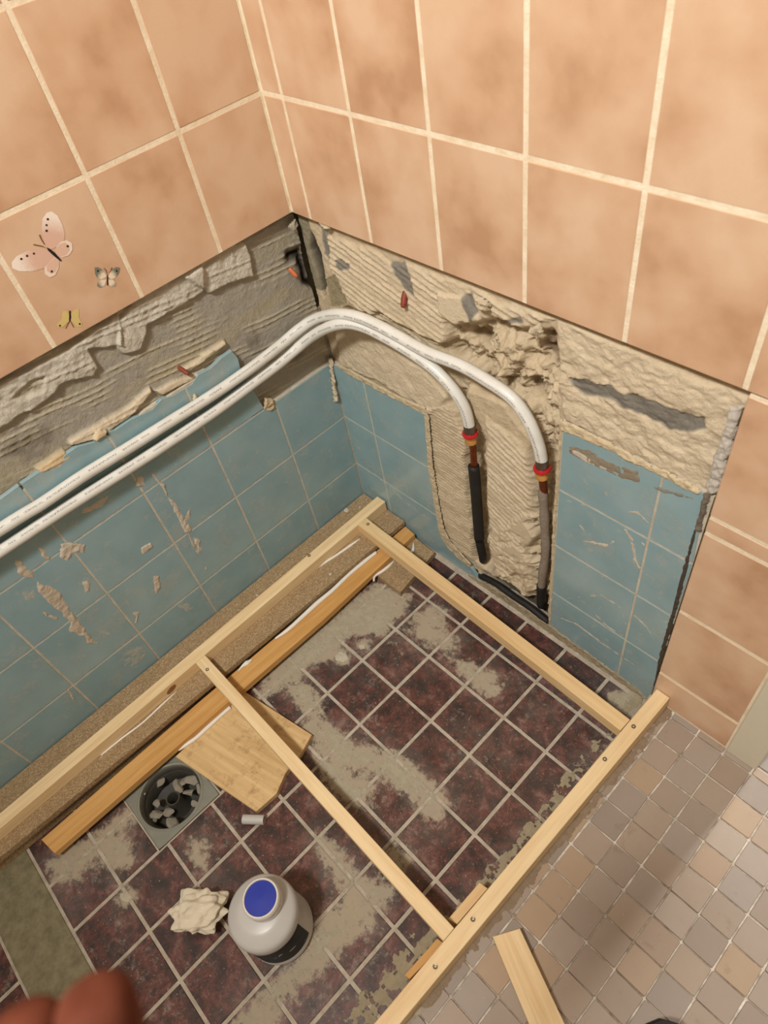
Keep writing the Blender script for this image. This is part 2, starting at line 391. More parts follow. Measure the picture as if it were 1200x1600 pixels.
# ------------------------------------------------------------------ the room shell
T = .006                                               # how far the newer tiles stand in front of the old blue ones
wallA = mesh('wall_left', *(lambda b: b)(([], [])), None)
wallB = mesh('wall_back', [], [], None)
floor = mesh('floor', [], [], None)
for o in (wallA, wallB, floor): o['kind'] = 'structure'
def fill(o, boxes, mt):
    bm = bmesh.new()
    for lo, hi in boxes:
        r = bmesh.ops.create_cube(bm, size=1); lo = Vector(lo); hi = Vector(hi)
        bmesh.ops.scale(bm, vec=hi - lo, verts=r['verts']); bmesh.ops.translate(bm, vec=(lo + hi) / 2, verts=r['verts'])
    bm.to_mesh(o.data); bm.free(); o.data.materials.append(mt)
fill(wallA, [((-.2, -2.6, -.1), (-.055, .2, 2.4)), ((-.055, -2.6, .7605), (-.012, .05, 2.4)), ((-.055, -2.6, -.1), (-.012, .05, .56))], M['kerb'])
fill(wallB, [((-.06, .055, -.1), (.99, .2, 2.4)), ((.0, .012, .7605), (.99, .055, 2.4)), ((.79, .012, -.1), (.99, .055, .757)), ((1.8, 0, -.1), (2.4, .2, 2.4)), ((.99, 0, 2.05), (1.8, .2, 2.4))], M['kerb'])
DX0, DX1, DY0, DY1 = .164, .3112, -.818, -.680         # drain square
fill(floor, [((-.1, -2.6, -.2), (.80, DY0, -.0012)), ((-.1, DY1, -.2), (.80, .06, -.0012)), ((-.1, DY0, -.2), (DX0, DY1, -.0012)), ((DX1, DY0, -.2), (.80, DY1, -.0012))], M['grout_floor'])
box('ceiling', (-.2, -2.6, 2.4), (2.4, .2, 2.5), M['ceiling'])['kind'] = 'structure'
box('wall_right', (2.3, -2.6, -.1), (2.4, 0, 2.4), M['ceiling'])['kind'] = 'structure'
box('wall_front', (-.2, -2.6, -.1), (2.4, -2.5, 2.4), M['ceiling'])['kind'] = 'structure'
tr = box('trim_1', (.9375, -.0085, .033), (.990, .19, 2.05), M['jamb'], bev=.002); tr['kind'] = 'structure'

# newer peach tiles: cream grout bed, then every tile
box('grout', (-.012, -2.5, .7605), (T - .0007, -.003, 2.4), M['grout_cream'], wallA)
box('grout', (.003, -(T - .0007), .7605), (.99, .012, 2.4), M['grout_cream'], wallB)
box('grout', (.7935, -(T - .0007), .0), (.99, .012, .757), M['grout_cream'], wallB)
random.seed(4)
GW = .0058
peach_cache = {}
def peach(plane, u0, u1, v0, v1, parent):
    du, dv = round(u1 - u0 - GW, 4), round(v1 - v0 - GW, 4)
    if (plane, du, dv) not in peach_cache:
        d = (.007, du, dv) if plane == 'A' else (du, .007, dv)
        peach_cache[(plane, du, dv)] = box_mesh('tile', *d, M['peach'], .0012)
    c = ((u0 + u1) / 2, (v0 + v1) / 2)
    j = random.uniform(-.0003, .0003)
    loc = (T - .0035 + j, c[0], c[1]) if plane == 'A' else (c[0], -(T - .0035) - j, c[1])
    return obj('tile', peach_cache[(plane, du, dv)], loc, parent=parent)
ZL = [.757, .9435, 1.132, 1.3205, 1.509]
YL = [-.0065] + [-.1555 - .1495 * k for k in range(8)]
deco = None
for r in range(4):
    for k in range(len(YL) - 1):
        t = peach('A', YL[k + 1], YL[k], ZL[r], ZL[r + 1], wallA)
        if r == 0 and k == 3: deco = t
XL = [.0065, .0555, .2020, .3470, .4935, .6405, .7870, .9340, .99]
for r in range(4):
    for k in range(len(XL) - 1): peach('B', XL[k], XL[k + 1], ZL[r], ZL[r + 1], wallB)
for a, b in zip([.035, .1315, .3295, .5215, .5535], [.1315, .3295, .5215, .5535, .757]):
    peach('B', .7895, .9370, a, b, wallB)
# the rest of both walls up to the ceiling and out of the picture
for P, (lo, hi) in ((wallA, ((-.01, -2.5, .757), (T, YL[-1], 2.4))), (wallA, ((-.01, YL[-1], ZL[-1]), (T, -.0065, 2.4))), (wallB, ((.0065, -T, ZL[-1]), (.99, .01, 2.4)))):
    box('tile_field', lo, hi, M['peach'], P)

# butterflies printed on one tile
def pic(l): return pA(l, T)
def decal(name, P, mt, parent, d=.00035, lift=0):
    return prism(name, P, 'A', T - .0002, T + d + lift, mt, parent)
def ell(c, a, b, ang, n=20):
    return [(c[0] + a * math.cos(t) * math.cos(ang) - b * math.sin(t) * math.sin(ang), c[1] + a * math.cos(t) * math.sin(ang) + b * math.sin(t) * math.cos(ang)) for t in np.linspace(0, 2 * math.pi, n, endpoint=False)]
def zz(l, ox=0, oy=320, s=5.0): return [(ox + x / s, oy + y / s) for x, y in l]
Mp = flat('print_pink', srgb(224, 188, 168)); Mw = flat('print_white', srgb(240, 222, 206)); Mk = flat('print_black', srgb(40, 28, 24))
Mg = flat('print_grey', srgb(140, 138, 120)); My = flat('print_yellow', srgb(216, 194, 128)); Mb = flat('print_brown', srgb(120, 70, 50))
def mk_wing(name, inner, outer, centre, rad):
    t = NT(name, .35, .4); g = t.n('ShaderNodeNewGeometry').outputs['Position']
    d = t.n('ShaderNodeVectorMath', {0: g, 1: centre}, operation='DISTANCE').outputs['Value']
    s = t.math('ADD', t.math('DIVIDE', d, rad), t.math('MULTIPLY', t.math('SUBTRACT', t.noise(t.coord('Position', rnd=False), 500, 2), .5), .35))
    t.base(t.ramp(s, [(.55, inner), (.95, outer)])); return t.m
bf = bpy.data.objects.new('butterfly_print', None); link(bf); bf.location = deco.location
put(bf, deco)
def wing(pts, mt, lift=0): return zz(pts), mt, lift
c1 = onA(*zz([(415, 385)])[0], T)
Mw1 = mk_wing('pink_wing', srgb(222, 184, 164), srgb(246, 234, 222), tuple(c1), .050)
c2 = onA(*zz([(838, 580)])[0], T)
Mw2 = mk_wing('grey_wing', srgb(236, 222, 198), srgb(124, 124, 110), tuple(c2), .017)
PR = []
PR += [([(345, 300), (325, 200), (330, 110), (365, 60), (405, 52), (450, 85), (485, 150), (505, 225), (500, 280), (440, 330), (390, 350)], Mw1, 0),
       ([(440, 330), (470, 290), (520, 275), (560, 300), (566, 350), (535, 395), (480, 412), (430, 390)], Mw1, .0001),
       ([(370, 345), (300, 342), (210, 360), (130, 400), (90, 450), (95, 495), (150, 518), (250, 520), (330, 500), (400, 450), (430, 400)], Mw1, 0),
       ([(430, 400), (385, 450), (345, 490), (350, 540), (390, 566), (430, 550), (458, 490), (460, 430)], Mw1, .0001),
       ([(362, 332), (385, 340), (430, 375), (482, 436), (470, 440), (420, 400), (375, 358)], Mk, .0003)]
for x, y, r in ((372, 112, 10), (362, 158, 9), (362, 202, 10), (527, 323, 10), (403, 520, 10), (165, 422, 10), (210, 398, 10), (263, 380, 9)):
    PR.append(([(x + r * math.cos(a), y + r * math.sin(a)) for a in np.linspace(0, 6.283, 9)[:-1]], Mk, .0003))
for l in ([(365, 340), (330, 320), (262, 306), (258, 314), (325, 327)], [(345, 312), (318, 270), (303, 236), (312, 232), (326, 268), (352, 308)]): PR.append((l, Mb, .0001))
PR += [([(835, 560), (800, 505), (765, 486), (738, 490), (742, 540), (760, 575), (790, 582)], Mw2, 0), ([(842, 560), (870, 510), (905, 486), (936, 490), (930, 530), (900, 570), (870, 582)], Mw2, 0),
       ([(832, 585), (790, 585), (762, 605), (758, 635), (780, 648), (815, 635)], Mw2, 0), ([(845, 585), (880, 585), (905, 610), (900, 634), (870, 640), (850, 625)], Mw2, 0),
       ([(833, 548), (842, 548), (843, 628), (833, 628)], Mk, .0003)]
for x, y in ((763, 516), (910, 516)): PR.append(([(x + 8 * math.cos(a), y + 8 * math.sin(a)) for a in np.linspace(0, 6.283, 9)[:-1]], Mk, .0003))
for l in ([(838, 550), (825, 515), (808, 494), (814, 492), (832, 514)], [(838, 550), (862, 515), (870, 488), (876, 490), (866, 518)]): PR.append((l, Mb, .0001))
PR += [([(540, 850), (515, 826), (485, 836), (482, 890), (445, 930), (450, 958), (490, 955), (538, 910)], My, 0), ([(550, 850), (580, 820), (618, 812), (614, 880), (640, 930), (634, 956), (600, 952), (552, 905)], My, 0),
       ([(538, 826), (550, 826), (554, 880), (548, 908), (538, 905)], Mk, .0003), ([(540, 905), (508, 966), (514, 966), (546, 908)], Mb, .0001), ([(546, 908), (572, 958), (578, 956), (550, 905)], Mb, .0001)]
for x, y in ((467, 943), (621, 930)): PR.append(([(x + 8 * math.cos(a), y + 8 * math.sin(a)) for a in np.linspace(0, 6.283, 9)[:-1]], Mk, .0003))
for poly, piv in (([(440, 330), (470, 290), (520, 275), (560, 300), (566, 350), (535, 395), (480, 412), (430, 390)], (440, 380)), ([(430, 400), (385, 450), (345, 490), (350, 540), (390, 566), (430, 550), (458, 490), (460, 430)], (440, 410))):
    PR.append((poly, Mw, .00012)); PR.append(([(piv[0] + (x - piv[0]) * .82, piv[1] + (y - piv[1]) * .82) for x, y in poly], Mp, .00018))
# one flat print mesh (three butterflies) as a child of its tile
bm = bmesh.new(); mats = []
for pts, mt, lift in PR:
    if mt not in mats: mats.append(mt)
    P = pA(zz(pts), T)
    try:
        vs = [bm.verts.new((T + .0004 + lift, y, z)) for y, z in P]; f = bm.faces.new(vs); f.material_index = mats.index(mt)
        f.normal_update()
        if f.normal.x < 0: f.normal_flip()
    except ValueError: pass
me = bpy.data.meshes.new('butterfly_print'); bm.to_mesh(me); bm.free()
for mt in mats: me.materials.append(mt)
bpy.data.objects.remove(bf)
bf = bpy.data.objects.new('butterfly_print', me); link(bf); put(bf, deco); bf['label'] = 'pink, grey and yellow butterflies printed on the tile'

# ------------------------------------------------------------------ old blue tiles
BW_, BH = .152, .1458
HZ = [.4412, .2954, .1496, .004]                       # grout heights H1, H2, H3, floor
YB = [0, -.1496] + [-.1496 - BW_ * k for k in range(1, 9)]
box('grout', (-.012, -1.22, 0), (-.0006, .002, .4412), M['grout_blue'], wallA)
def bluetile(plane, P, parent):
    o = prism('tile', P, plane, -.007, 0, M['blue'], parent, .0008); return o
g = .0017
for r in range(3):
    for k in range(8):
        y1, y0 = YB[k] - (g if k else .002), YB[k + 1] + g; z1, z0 = HZ[r] - g, HZ[r + 1] + g
        bluetile('A', [(y0, z0), (y1, z0), (y1, z1), (y0, z1)], wallA)
# top row on the left wall: broken upper edges
edge = pA([(412, 636), (402, 606), (376, 576), (372, 560), (362, 548), (345, 560), (330, 575), (310, 585), (300, 600), (270, 618), (252, 624), (238, 640), (205, 655), (180, 672), (160, 676), (150, 690), (120, 698), (100, 712), (95, 728), (60, 738), (30, 758), (0, 780)])
edge[0] = (edge[0][0], .4412)
edge = [(y, z) for y, z in edge if z > .44] + [(-1.4, .585)]
ey = np.array([e[0] for e in edge])[::-1]; ez = np.array([e[1] for e in edge])[::-1]
for k in range(1, 8):
    y1, y0 = YB[k] - g, YB[k + 1] + g
    y1 = min(y1, edge[0][0])
    if y1 <= y0: continue
    top = [(y, z) for y, z in edge if y0 < y < y1]
    P = [(y0, .4412 + g), (y1, .4412 + g)] + ([(y1, float(np.interp(y1, ey, ez)))] if k > 1 else []) + top + [(y0, float(np.interp(y0, ey, ez)))]
    Q = [P[0]]
    for p in P[1:]:
        if math.hypot(p[0] - Q[-1][0], p[1] - Q[-1][1]) > .002: Q.append(p)
    bluetile('A', Q, wallA)
box('grout', (-.012, -1.22, .441), (-.0006, -.205, .583), M['grout_blue'], wallA)
# back wall, left panel (outline cut away at the lower right) and right panel
box('grout', (.0, .0006, 0), (.262, .012, .440), M['grout_blue'], wallB)
BX = [.001, .0962, .2655]
_cut = sorted([(z, x) for x, z in pB([(665, 640), (671, 728), (681, 790), (689, 832)])])
cut_x = lambda z: float(np.interp(z, [c[0] for c in _cut], [c[1] for c in _cut]))
for r in range(3):
    z1, z0 = HZ[r] - g, HZ[r + 1] + g
    bluetile('B', [(BX[0], z0), (BX[1] - g, z0), (BX[1] - g, z1), (BX[0], z1)], wallB)
    if r < 2: bluetile('B', [(BX[1] + g, z0), (cut_x(z0), z0), (cut_x(z1), z1), (BX[1] + g, z1)], wallB)
    else: bluetile('B', [(BX[1] + g, z0), (.375, .004)] + pB([(738, 890), (730, 881), (700, 851), (689, 832)]) + [(cut_x(z1), z1), (BX[1] + g, z1)], wallB)
box('grout', (.556, .0006, 0), (.789, .012, .583), M['grout_blue'], wallB)
for a, b in ((.5605, .7190), (.7190, .7885)):
    zs = [.5835, .4412, .2954, .1496, .004]
    for r in range(4):
        lo = a + (g if a > .6 else .0); hi = b - (g if b < .75 else -.0)
        P = [(lo, zs[r + 1] + g), (hi, zs[r + 1] + g), (hi - (.008 if b > .75 and r == 0 else 0), zs[r] - g), (lo, zs[r] - g)]
        bluetile('B', P, wallB)

# ------------------------------------------------------------------ bare plaster and mortar on the two walls
def L3(c): return np.array(srgb(*c)[:3])
def blend(col, f, c): return col * (1 - f[..., None]) + np.array(c) * f[..., None]
BEIGE = L3((212, 194, 164)); PALE = L3((230, 215, 188)); GREY = L3((160, 155, 144)); OLIVE = L3((180, 171, 146)); SOOT = L3((30, 22, 17)); CHUNK = L3((212, 206, 192)); BROWN = L3((136, 110, 84)); LIGHT = L3((206, 202, 192))
pipe_hi = [(0, 827), (65, 787), (130, 743), (200, 700), (265, 659), (335, 615), (400, 572), (440, 539), (465, 514), (490, 494), (523, 486), (557, 490), (590, 507), (615, 522), (667, 550), (720, 571), (760, 594), (800, 622), (825, 656), (841, 694), (847, 722)]
pipe_lo = [(0, 861), (65, 818), (130, 776), (200, 732), (265, 690), (335, 643), (400, 595), (440, 567), (462, 546), (484, 525), (515, 506), (543, 500), (570, 508), (600, 526), (633, 545), (660, 563), (683, 581), (708, 608), (726, 638), (734, 668)]
def plasterB(U, V):
    wx = U + .012 * fbm(U, V, 22, 3, 5); wy = V + .012 * fbm(U, V, 22, 3, 9)
    D = -.009 + .0016 * fbm(U, V, 60, 4, 1); D += .0018 * np.abs(fbm(wx * 1.2, wy * 2.2, 60, 5, 6, .65)); C = np.ones(U.shape + (3,)) * BEIGE
    C = blend(C, .6 * sstep(-.2, .6, fbm(U, V, 26, 4, 3)), PALE * .92)
    def reg(l, soft=.006, wob=1.0):
        return sstep(-soft, soft, sdf(pB(l), U + (wx - U) * wob, V + (wy - V) * wob))
    def ridges(f, ang, seed):
        s = U * math.sin(ang) + V * math.cos(ang); q = U * math.cos(ang) - V * math.sin(ang)
        s = s + .004 * fbm(q, s, 12, 3, seed)
        return ((1 - np.abs(np.sin(s * f / 1.6))) ** 1.4) * (.25 + .75 * sstep(.2, .7, vn(q * 18, s * 80, seed)))
    # upper adhesive band with trowel ridges
    band = reg([(505, 370), (690, 440), (860, 505), (700, 520), (660, 560), (600, 520), (540, 480), (515, 440)], .004)
    D += band * (.003 + .0036 * ridges(430, .26, 21)); C = blend(C, band * .5, PALE)
    # right band over the right-hand blue panel
    rb = reg([(862, 500), (1160, 630), (1100, 775), (880, 662), (870, 600)], .004, .5)
    D += rb * (.004 + .0052 * fbm(wx + .4 * wy, wy * 1.7, 36, 5, 31, .6)); C = blend(C, rb * .6, PALE)
    s = reg([(884, 588), (905, 592), (940, 605), (1000, 622), (1050, 640), (1097, 655), (1092, 672), (1040, 668), (1000, 655), (985, 648), (955, 628), (900, 622)], .0015, 1.5)
    D -= s * .003; C = blend(C, s, GREY * .70)
    # ledge below the pipes beside the corner
    lg = reg([(520, 520), (556, 512), (596, 540), (650, 575), (700, 630), (668, 648), (600, 606), (526, 572)], .004, .5)
    D += lg * (.004 + .002 * fbm(U, V, 40, 3, 44)); C = blend(C, lg * .7, PALE)
    # combed adhesive left of the first pipe
    ca = reg([(664, 640), (712, 640), (724, 700), (726, 780), (742, 880), (720, 868), (684, 832)], .003, .35)
    D += ca * (.003 + .0034 * ridges(620, .08, 51)); C = blend(C, ca * .5, BEIGE * .93)
    # combed strip between the pipes
    mid = reg([(758, 660), (800, 690), (834, 740), (832, 840), (800, 900), (770, 905), (760, 860), (752, 740)], .006, 1)
    D += mid * (.004 + .0034 * ridges(420, .45, 61)); C = blend(C, mid * .5, PALE * .96)
    # hacked-out chases
    rough = fbm(wx, wy, 30, 5, 71, .6); ab = np.abs(fbm(wx, wy, 24, 4, 81))
    up = reg([(690, 508), (760, 500), (800, 520), (850, 525), (866, 580), (862, 690), (830, 700), (790, 640), (720, 610), (690, 560)], .010)
    D += up * (-.018 + .034 * rough - .012 * ab); C = blend(C, up * sstep(.05, .5, -rough) * .55, BROWN * .85)
    cr = np.minimum(cap(pB([(716, 640), (738, 700), (745, 780), (752, 880)]), wx, wy), cap(pB([(846, 700), (850, 800), (846, 880), (844, 945)]), wx, wy) * .72)
    ch = 1 - sstep(.012, .030, cr)
    D += ch * (-.020 + .020 * rough - .010 * ab); C = blend(C, ch * .25, BEIGE * .8)
    pg = 1 - sstep(.012, .026, np.minimum(cap(pB(pipe_lo[11:18]), U, V), cap(pB(pipe_hi[12:17]), U, V)))
    D += pg * (-.014 + .006 * rough)
    low = reg([(770, 830), (850, 800), (855, 960), (780, 910)], .010)
    D += low * (.004 + .016 * rough - .006 * ab)
    # loose flap, grey cement patches
    fl = reg([(682, 462), (722, 470), (746, 500), (738, 524), (712, 512), (684, 490)], .002, .4)
    D += fl * (.010 + .002 * fbm(U, V, 50, 3, 4)); C = blend(C, fl * .6, PALE * 1.03)
    un = reg([(715, 520), (745, 522), (756, 540), (735, 550), (715, 540)], .003, .3); D -= un * .022
    for l in ([(603, 404), (625, 412), (640, 440), (646, 466), (628, 452), (612, 432)], [(522, 410), (532, 404), (545, 412), (540, 418), (524, 420)], [(710, 470), (730, 462), (742, 490), (730, 500)], [(778, 500), (800, 492), (806, 502), (784, 508)], [(498, 362), (512, 372), (512, 410), (500, 400)]):
        s = reg(l, .002, 1.1); D -= s * .002; C = blend(C, s, GREY * .78)
    # rusty stain at the right of the gouge
    s = reg([(838, 530), (850, 540), (868, 580), (860, 590), (842, 570)], .006); C = blend(C, s * .65, L3((96, 58, 42))); D -= s * .008
    # corner column: grey with a black hole
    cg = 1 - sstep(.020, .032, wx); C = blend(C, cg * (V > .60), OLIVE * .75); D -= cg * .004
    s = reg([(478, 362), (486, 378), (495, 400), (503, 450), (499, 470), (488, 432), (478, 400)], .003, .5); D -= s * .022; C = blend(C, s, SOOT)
    s = reg([(502, 440), (520, 430), (534, 470), (536, 482), (512, 484)], .002, .4); C = blend(C, s, L3((168, 156, 126))); D -= s * .002
    # bottom slot above the floor
    s = reg([(745, 893), (800, 920), (857, 962), (857, 985), (800, 948), (752, 908)], .003, .3); D -= s * .024; C = blend(C, s * .8, L3((70, 64, 56)))
    top = sstep(.744, .752, V + .004 * fbm(U, V, 60, 3, 91)); D -= top * .007
    D = np.where(((U < .236) & (V < .43)) | ((U > .57) & (U < .785) & (V < .57)), -.016, D)
    keep = ~(((U < .235) & (V < .42)) | ((U > .60) & (V < .55) & (U < .80)) | ((U > .575) & (V < .56)) | ((U > .24) & (U < .36) & (V < .03)))
    D = np.minimum(D, -.0005)
    return D, keep, np.clip(C, 0, 1)
pl = relief('plaster', 'B', (-.008, .795, .004, .768), .002, plasterB, M['plaster'], wallB)
def plasterA(U, V):
    wx = U + .010 * fbm(U, V, 26, 3, 105); wy = V + .010 * fbm(U, V, 26, 3, 109)
    D = -.011 + .0012 * fbm(U, V, 60, 4, 101); C = np.ones(U.shape + (3,)) * GREY * 1.2; D += .0012 * np.abs(fbm(wx, wy * 2, 70, 5, 102, .65))
    C = blend(C, sstep(-.1, .5, fbm(U * .5, V * 1.6, 22, 4, 103)) * .8, OLIVE * 1.02)
    s = V * math.cos(.13) + U * math.sin(.13) + .005 * fbm(U, V, 9, 3, 120)
    rd = (1 - np.abs(np.sin(s * 300))) ** 2.2 * 1.15 * sstep(.40, .70, vn(U * 16, s * 60, 122)); rd = np.clip(rd, 0, 1)
    D += .0022 * rd; C = blend(C, rd * .85, L3((222, 212, 180)))
    def reg(l, soft=.004, wob=1.0): return sstep(-soft, soft, sdf(pA(l), U + (wx - U) * wob, V + (wy - V) * wob))
    for i, l in enumerate(([(350, 392), (385, 378), (395, 402), (400, 432), (372, 438), (330, 460), (318, 448), (275, 430)], [(318, 414), (322, 456), (290, 476), (262, 492), (235, 510), (225, 545), (200, 553), (186, 540), (190, 500), (220, 466)],
                           [(190, 490), (190, 536), (165, 545), (140, 548), (158, 575), (152, 588), (130, 590), (100, 602), (75, 628), (60, 640), (30, 650), (0, 672), (-150, 770), (-330, 870), (-330, 800), (-150, 694), (0, 606), (60, 572), (120, 540)])):
        s = reg(l, .0018, .6); D += s * (.0085 + .0034 * fbm(wx, wy, 60, 5, 130 + i, .65) - .003 * np.abs(fbm(wx, wy, 18, 3, 140 + i))); C = blend(C, s, CHUNK * .98)
    s = reg([(30, 622), (48, 600), (75, 590), (70, 612), (45, 625)], .003); D -= s * .006; C = blend(C, s * .7, OLIVE)
    for l in ([(110, 690), (160, 662), (200, 640), (238, 606), (240, 614), (205, 655), (150, 688), (112, 698)], [(288, 578), (354, 534), (356, 540), (300, 580)], [(245, 612), (280, 596), (325, 578), (322, 586), (256, 620)]):
        s = reg(l, .0012, .25); D += s * .008; C = blend(C, s, PALE)
    for l in ([(100, 706), (120, 716), (104, 728), (76, 736), (64, 740), (60, 734)], [(150, 676), (166, 672), (164, 688), (148, 692)]):
        s = reg(l, .0015, .3); D += s * .010; C = blend(C, s, L3((226, 200, 160)))
    dk = sstep(.2, .6, fbm(U, V, 14, 4, 150)) * (V < .66); C = blend(C, dk * .6, L3((108, 98, 82)))
    s = np.exp(-(cap(pA([(458, 408), (474, 400), (486, 436), (492, 440)]), wx, wy) / .010) ** 2); C = blend(C, np.clip(s, 0, 1), SOOT); D -= s * .010
    D -= .007 * sstep(.746, .754, V + .004 * fbm(U, V, 60, 3, 92))
    lo = V < .555
    D = np.where(lo & (U < -.2), -.014, D)
    keep = ~((V < .545) & (U < -.215))
    return np.minimum(D, .0045), keep, np.clip(C, 0, 1)
relief('plaster', 'A', (-1.23, .006, .432, .768), .002, plasterA, M['plaster'], wallA)

def splat(name, plane, px, H, col, mt='plaster', res=.0015, wob=.004, seed=1, parent=None, d=0.0, edge=.004, freq=80, kind='stuff', holes=0):
    P = {'A': pA, 'B': pB, 'F': pF}[plane](px, d); P = np.array(P)
    lo = P.min(0) - .008; hi = P.max(0) + .008
    def fn(U, V):
        q = sdf(P, U, V) + wob * fbm(U, V, freq, 4, seed) * 1.5
        h = d - .0006 + H * sstep(-.0005, edge, q) * (.7 + .6 * fbm(U, V, 130, 3, seed + 7))
        c = np.ones(U.shape + (3,)) * L3(col); c = blend(c, .35 * sstep(-.3, .5, fbm(U, V, 90, 3, seed + 3)), L3(col) * .8)
        k = q > 0
        if holes: k &= fbm(U, V, 75, 6, seed + 11, .72) > -holes * q * 22 - .06 * (1 + holes)
        return h, k, c
    o = relief(name, plane, (lo[0], hi[0], lo[1], hi[1]), res, fn, M[mt], parent)
    if o and kind: o['kind'] = kind
    return o
def swipe(px, w):                                      # thin polygon along a stroke
    P = np.array(px, float); t = np.gradient(P, axis=0); t /= np.linalg.norm(t, axis=1)[:, None]; n = np.c_[-t[:, 1], t[:, 0]]
    k = np.linspace(0, 1, len(P)); ww = w * (.45 + .55 * np.sin(np.pi * np.clip(k * .9 + .08, 0, 1)))[:, None]
    return [tuple(p) for p in np.r_[P + n * ww, (P - n * ww)[::-1]]]
MORT = (216, 206, 188); LMORT = (230, 220, 200); GM = (200, 198, 186)
z5 = lambda l: [(x / 2.5, 700 + y / 2.5) for x, y in l]
for i, l in enumerate((z5([(55, 430), (95, 440), (125, 480), (160, 530), (200, 535), (245, 570), (275, 635), (310, 680), (350, 730), (385, 765), (335, 770), (330, 740), (265, 715), (270, 670), (230, 640), (180, 600), (150, 570), (140, 520), (65, 490)]),
                       z5([(230, 370), (275, 365), (335, 375), (330, 410), (285, 410), (265, 445), (235, 425)]), z5([(150, 390), (170, 395), (210, 435), (190, 450), (155, 425)]),
                       z5([(320, 520), (350, 515), (355, 560), (330, 570)]), z5([(165, 640), (200, 650), (240, 665), (220, 675), (175, 660)]),
                       z5([(590, 85), (615, 120), (650, 140), (655, 185), (690, 215), (720, 270), (750, 310), (745, 330), (720, 330), (690, 270), (650, 190), (625, 150), (595, 110)]), z5([(720, 270), (745, 230), (742, 280), (722, 290)]),
                       z5([(755, 350), (785, 355), (790, 400), (775, 415), (765, 385)]), z5([(735, 330), (760, 370), (785, 415), (770, 418), (740, 360)]),
                       z5([(545, 390), (590, 365), (605, 380), (560, 425), (545, 415)]), z5([(600, 500), (620, 500), (635, 530), (605, 600), (600, 560)]), z5([(515, 640), (545, 640), (540, 690), (515, 690), (530, 660)]),
                       z5([(800, 460), (812, 470), (808, 488), (800, 482)]), z5([(525, 110), (560, 105), (568, 150), (530, 150)]), z5([(245, 910), (268, 930), (300, 990), (280, 980)]),
                       z5([(370, 215), (430, 180), (400, 230), (300, 265), (320, 240)]))):
    splat('mortar_splash', 'A', l, .0028, MORT if i % 2 else (212, 200, 180), seed=200 + i, parent=wallA, wob=.003)
for i, l in enumerate((z5([(470, 820), (500, 790), (550, 772), (578, 785), (565, 820), (525, 855), (480, 858)]), z5([(690, 610), (740, 600), (760, 625), (700, 650)]), z5([(380, 705), (430, 715), (435, 732), (390, 730)]), z5([(80, 560), (130, 545), (150, 590), (100, 600)]))):
    splat('thin_mortar_film', 'A', l, .0010, (188, 194, 188), seed=240 + i, parent=wallA, wob=.003)
splat('mortar_drip', 'A', [(512, 560), (519, 556), (522, 585), (527, 625), (521, 630), (517, 595)], .010, (220, 206, 178), seed=260, parent=wallA, wob=.001)
splat('mortar_drip', 'A', [(412, 620), (426, 622), (430, 636), (422, 644), (412, 640)], .006, (216, 196, 162), seed=261, parent=wallA, wob=.001)
splat('mortar_drip', 'A', [(302, 612), (310, 618), (308, 628), (299, 626)], .007, (222, 206, 176), seed=262, parent=wallA, wob=.001)
for i, l in enumerate(([(60, 630), (0, 0)],)): pass
z3 = lambda l: [(600 + x / 2, 500 + y / 2) for x, y in l]
for i, (l, w, c) in enumerate((([(580, 340), (640, 360), (720, 400), (830, 450)], 7, LMORT), ([(575, 400), (640, 440), (700, 470)], 10, MORT), ([(760, 600), (790, 600), (830, 640)], 9, GM), ([(620, 690), (700, 705), (720, 690)], 7, MORT),
                               ([(750, 650), (775, 690), (785, 750), (800, 780)], 8, MORT), ([(600, 800), (640, 770)], 5, GM), ([(570, 870), (680, 860), (740, 900), (760, 960)], 4, GM), ([(690, 880), (660, 920), (700, 960), (750, 990)], 4, GM), ([(780, 920), (820, 960), (845, 1000)], 5, GM),
                               ([(560, 560), (590, 570)], 6, MORT), ([(800, 690), (815, 705)], 5, LMORT), ([(610, 640), (650, 690)], 5, GM), ([(535, 925), (600, 950), (680, 1010), (800, 1090)], 4, GM), ([(830, 520), (900, 540), (970, 560)], 8, (150, 150, 140)))):
    splat('mortar_smear', 'B', swipe(z3(l), w / 2), .0018, c, seed=300 + i, parent=wallB, wob=.002, freq=120)
splat('mortar_patch', 'B', z3([(575, 395), (640, 400), (700, 440), (760, 460), (800, 470), (800, 510), (740, 500), (690, 470), (620, 440), (580, 420)]), .0014, (158, 146, 128), seed=330, parent=wallB, wob=.003)
for i, (l, w) in enumerate((([(585, 620), (592, 660)], 1.2), ([(560, 590), (572, 640)], 1), ([(604, 640), (610, 665)], 1.5), ([(632, 668), (645, 690)], 1.5), ([(620, 740), (660, 768)], 1.2), ([(590, 745), (640, 790), (676, 815)], 2))):
    splat('mortar_smear', 'B', swipe(l, w), .0009, (194, 200, 196), seed=340 + i, parent=wallB, wob=.001)
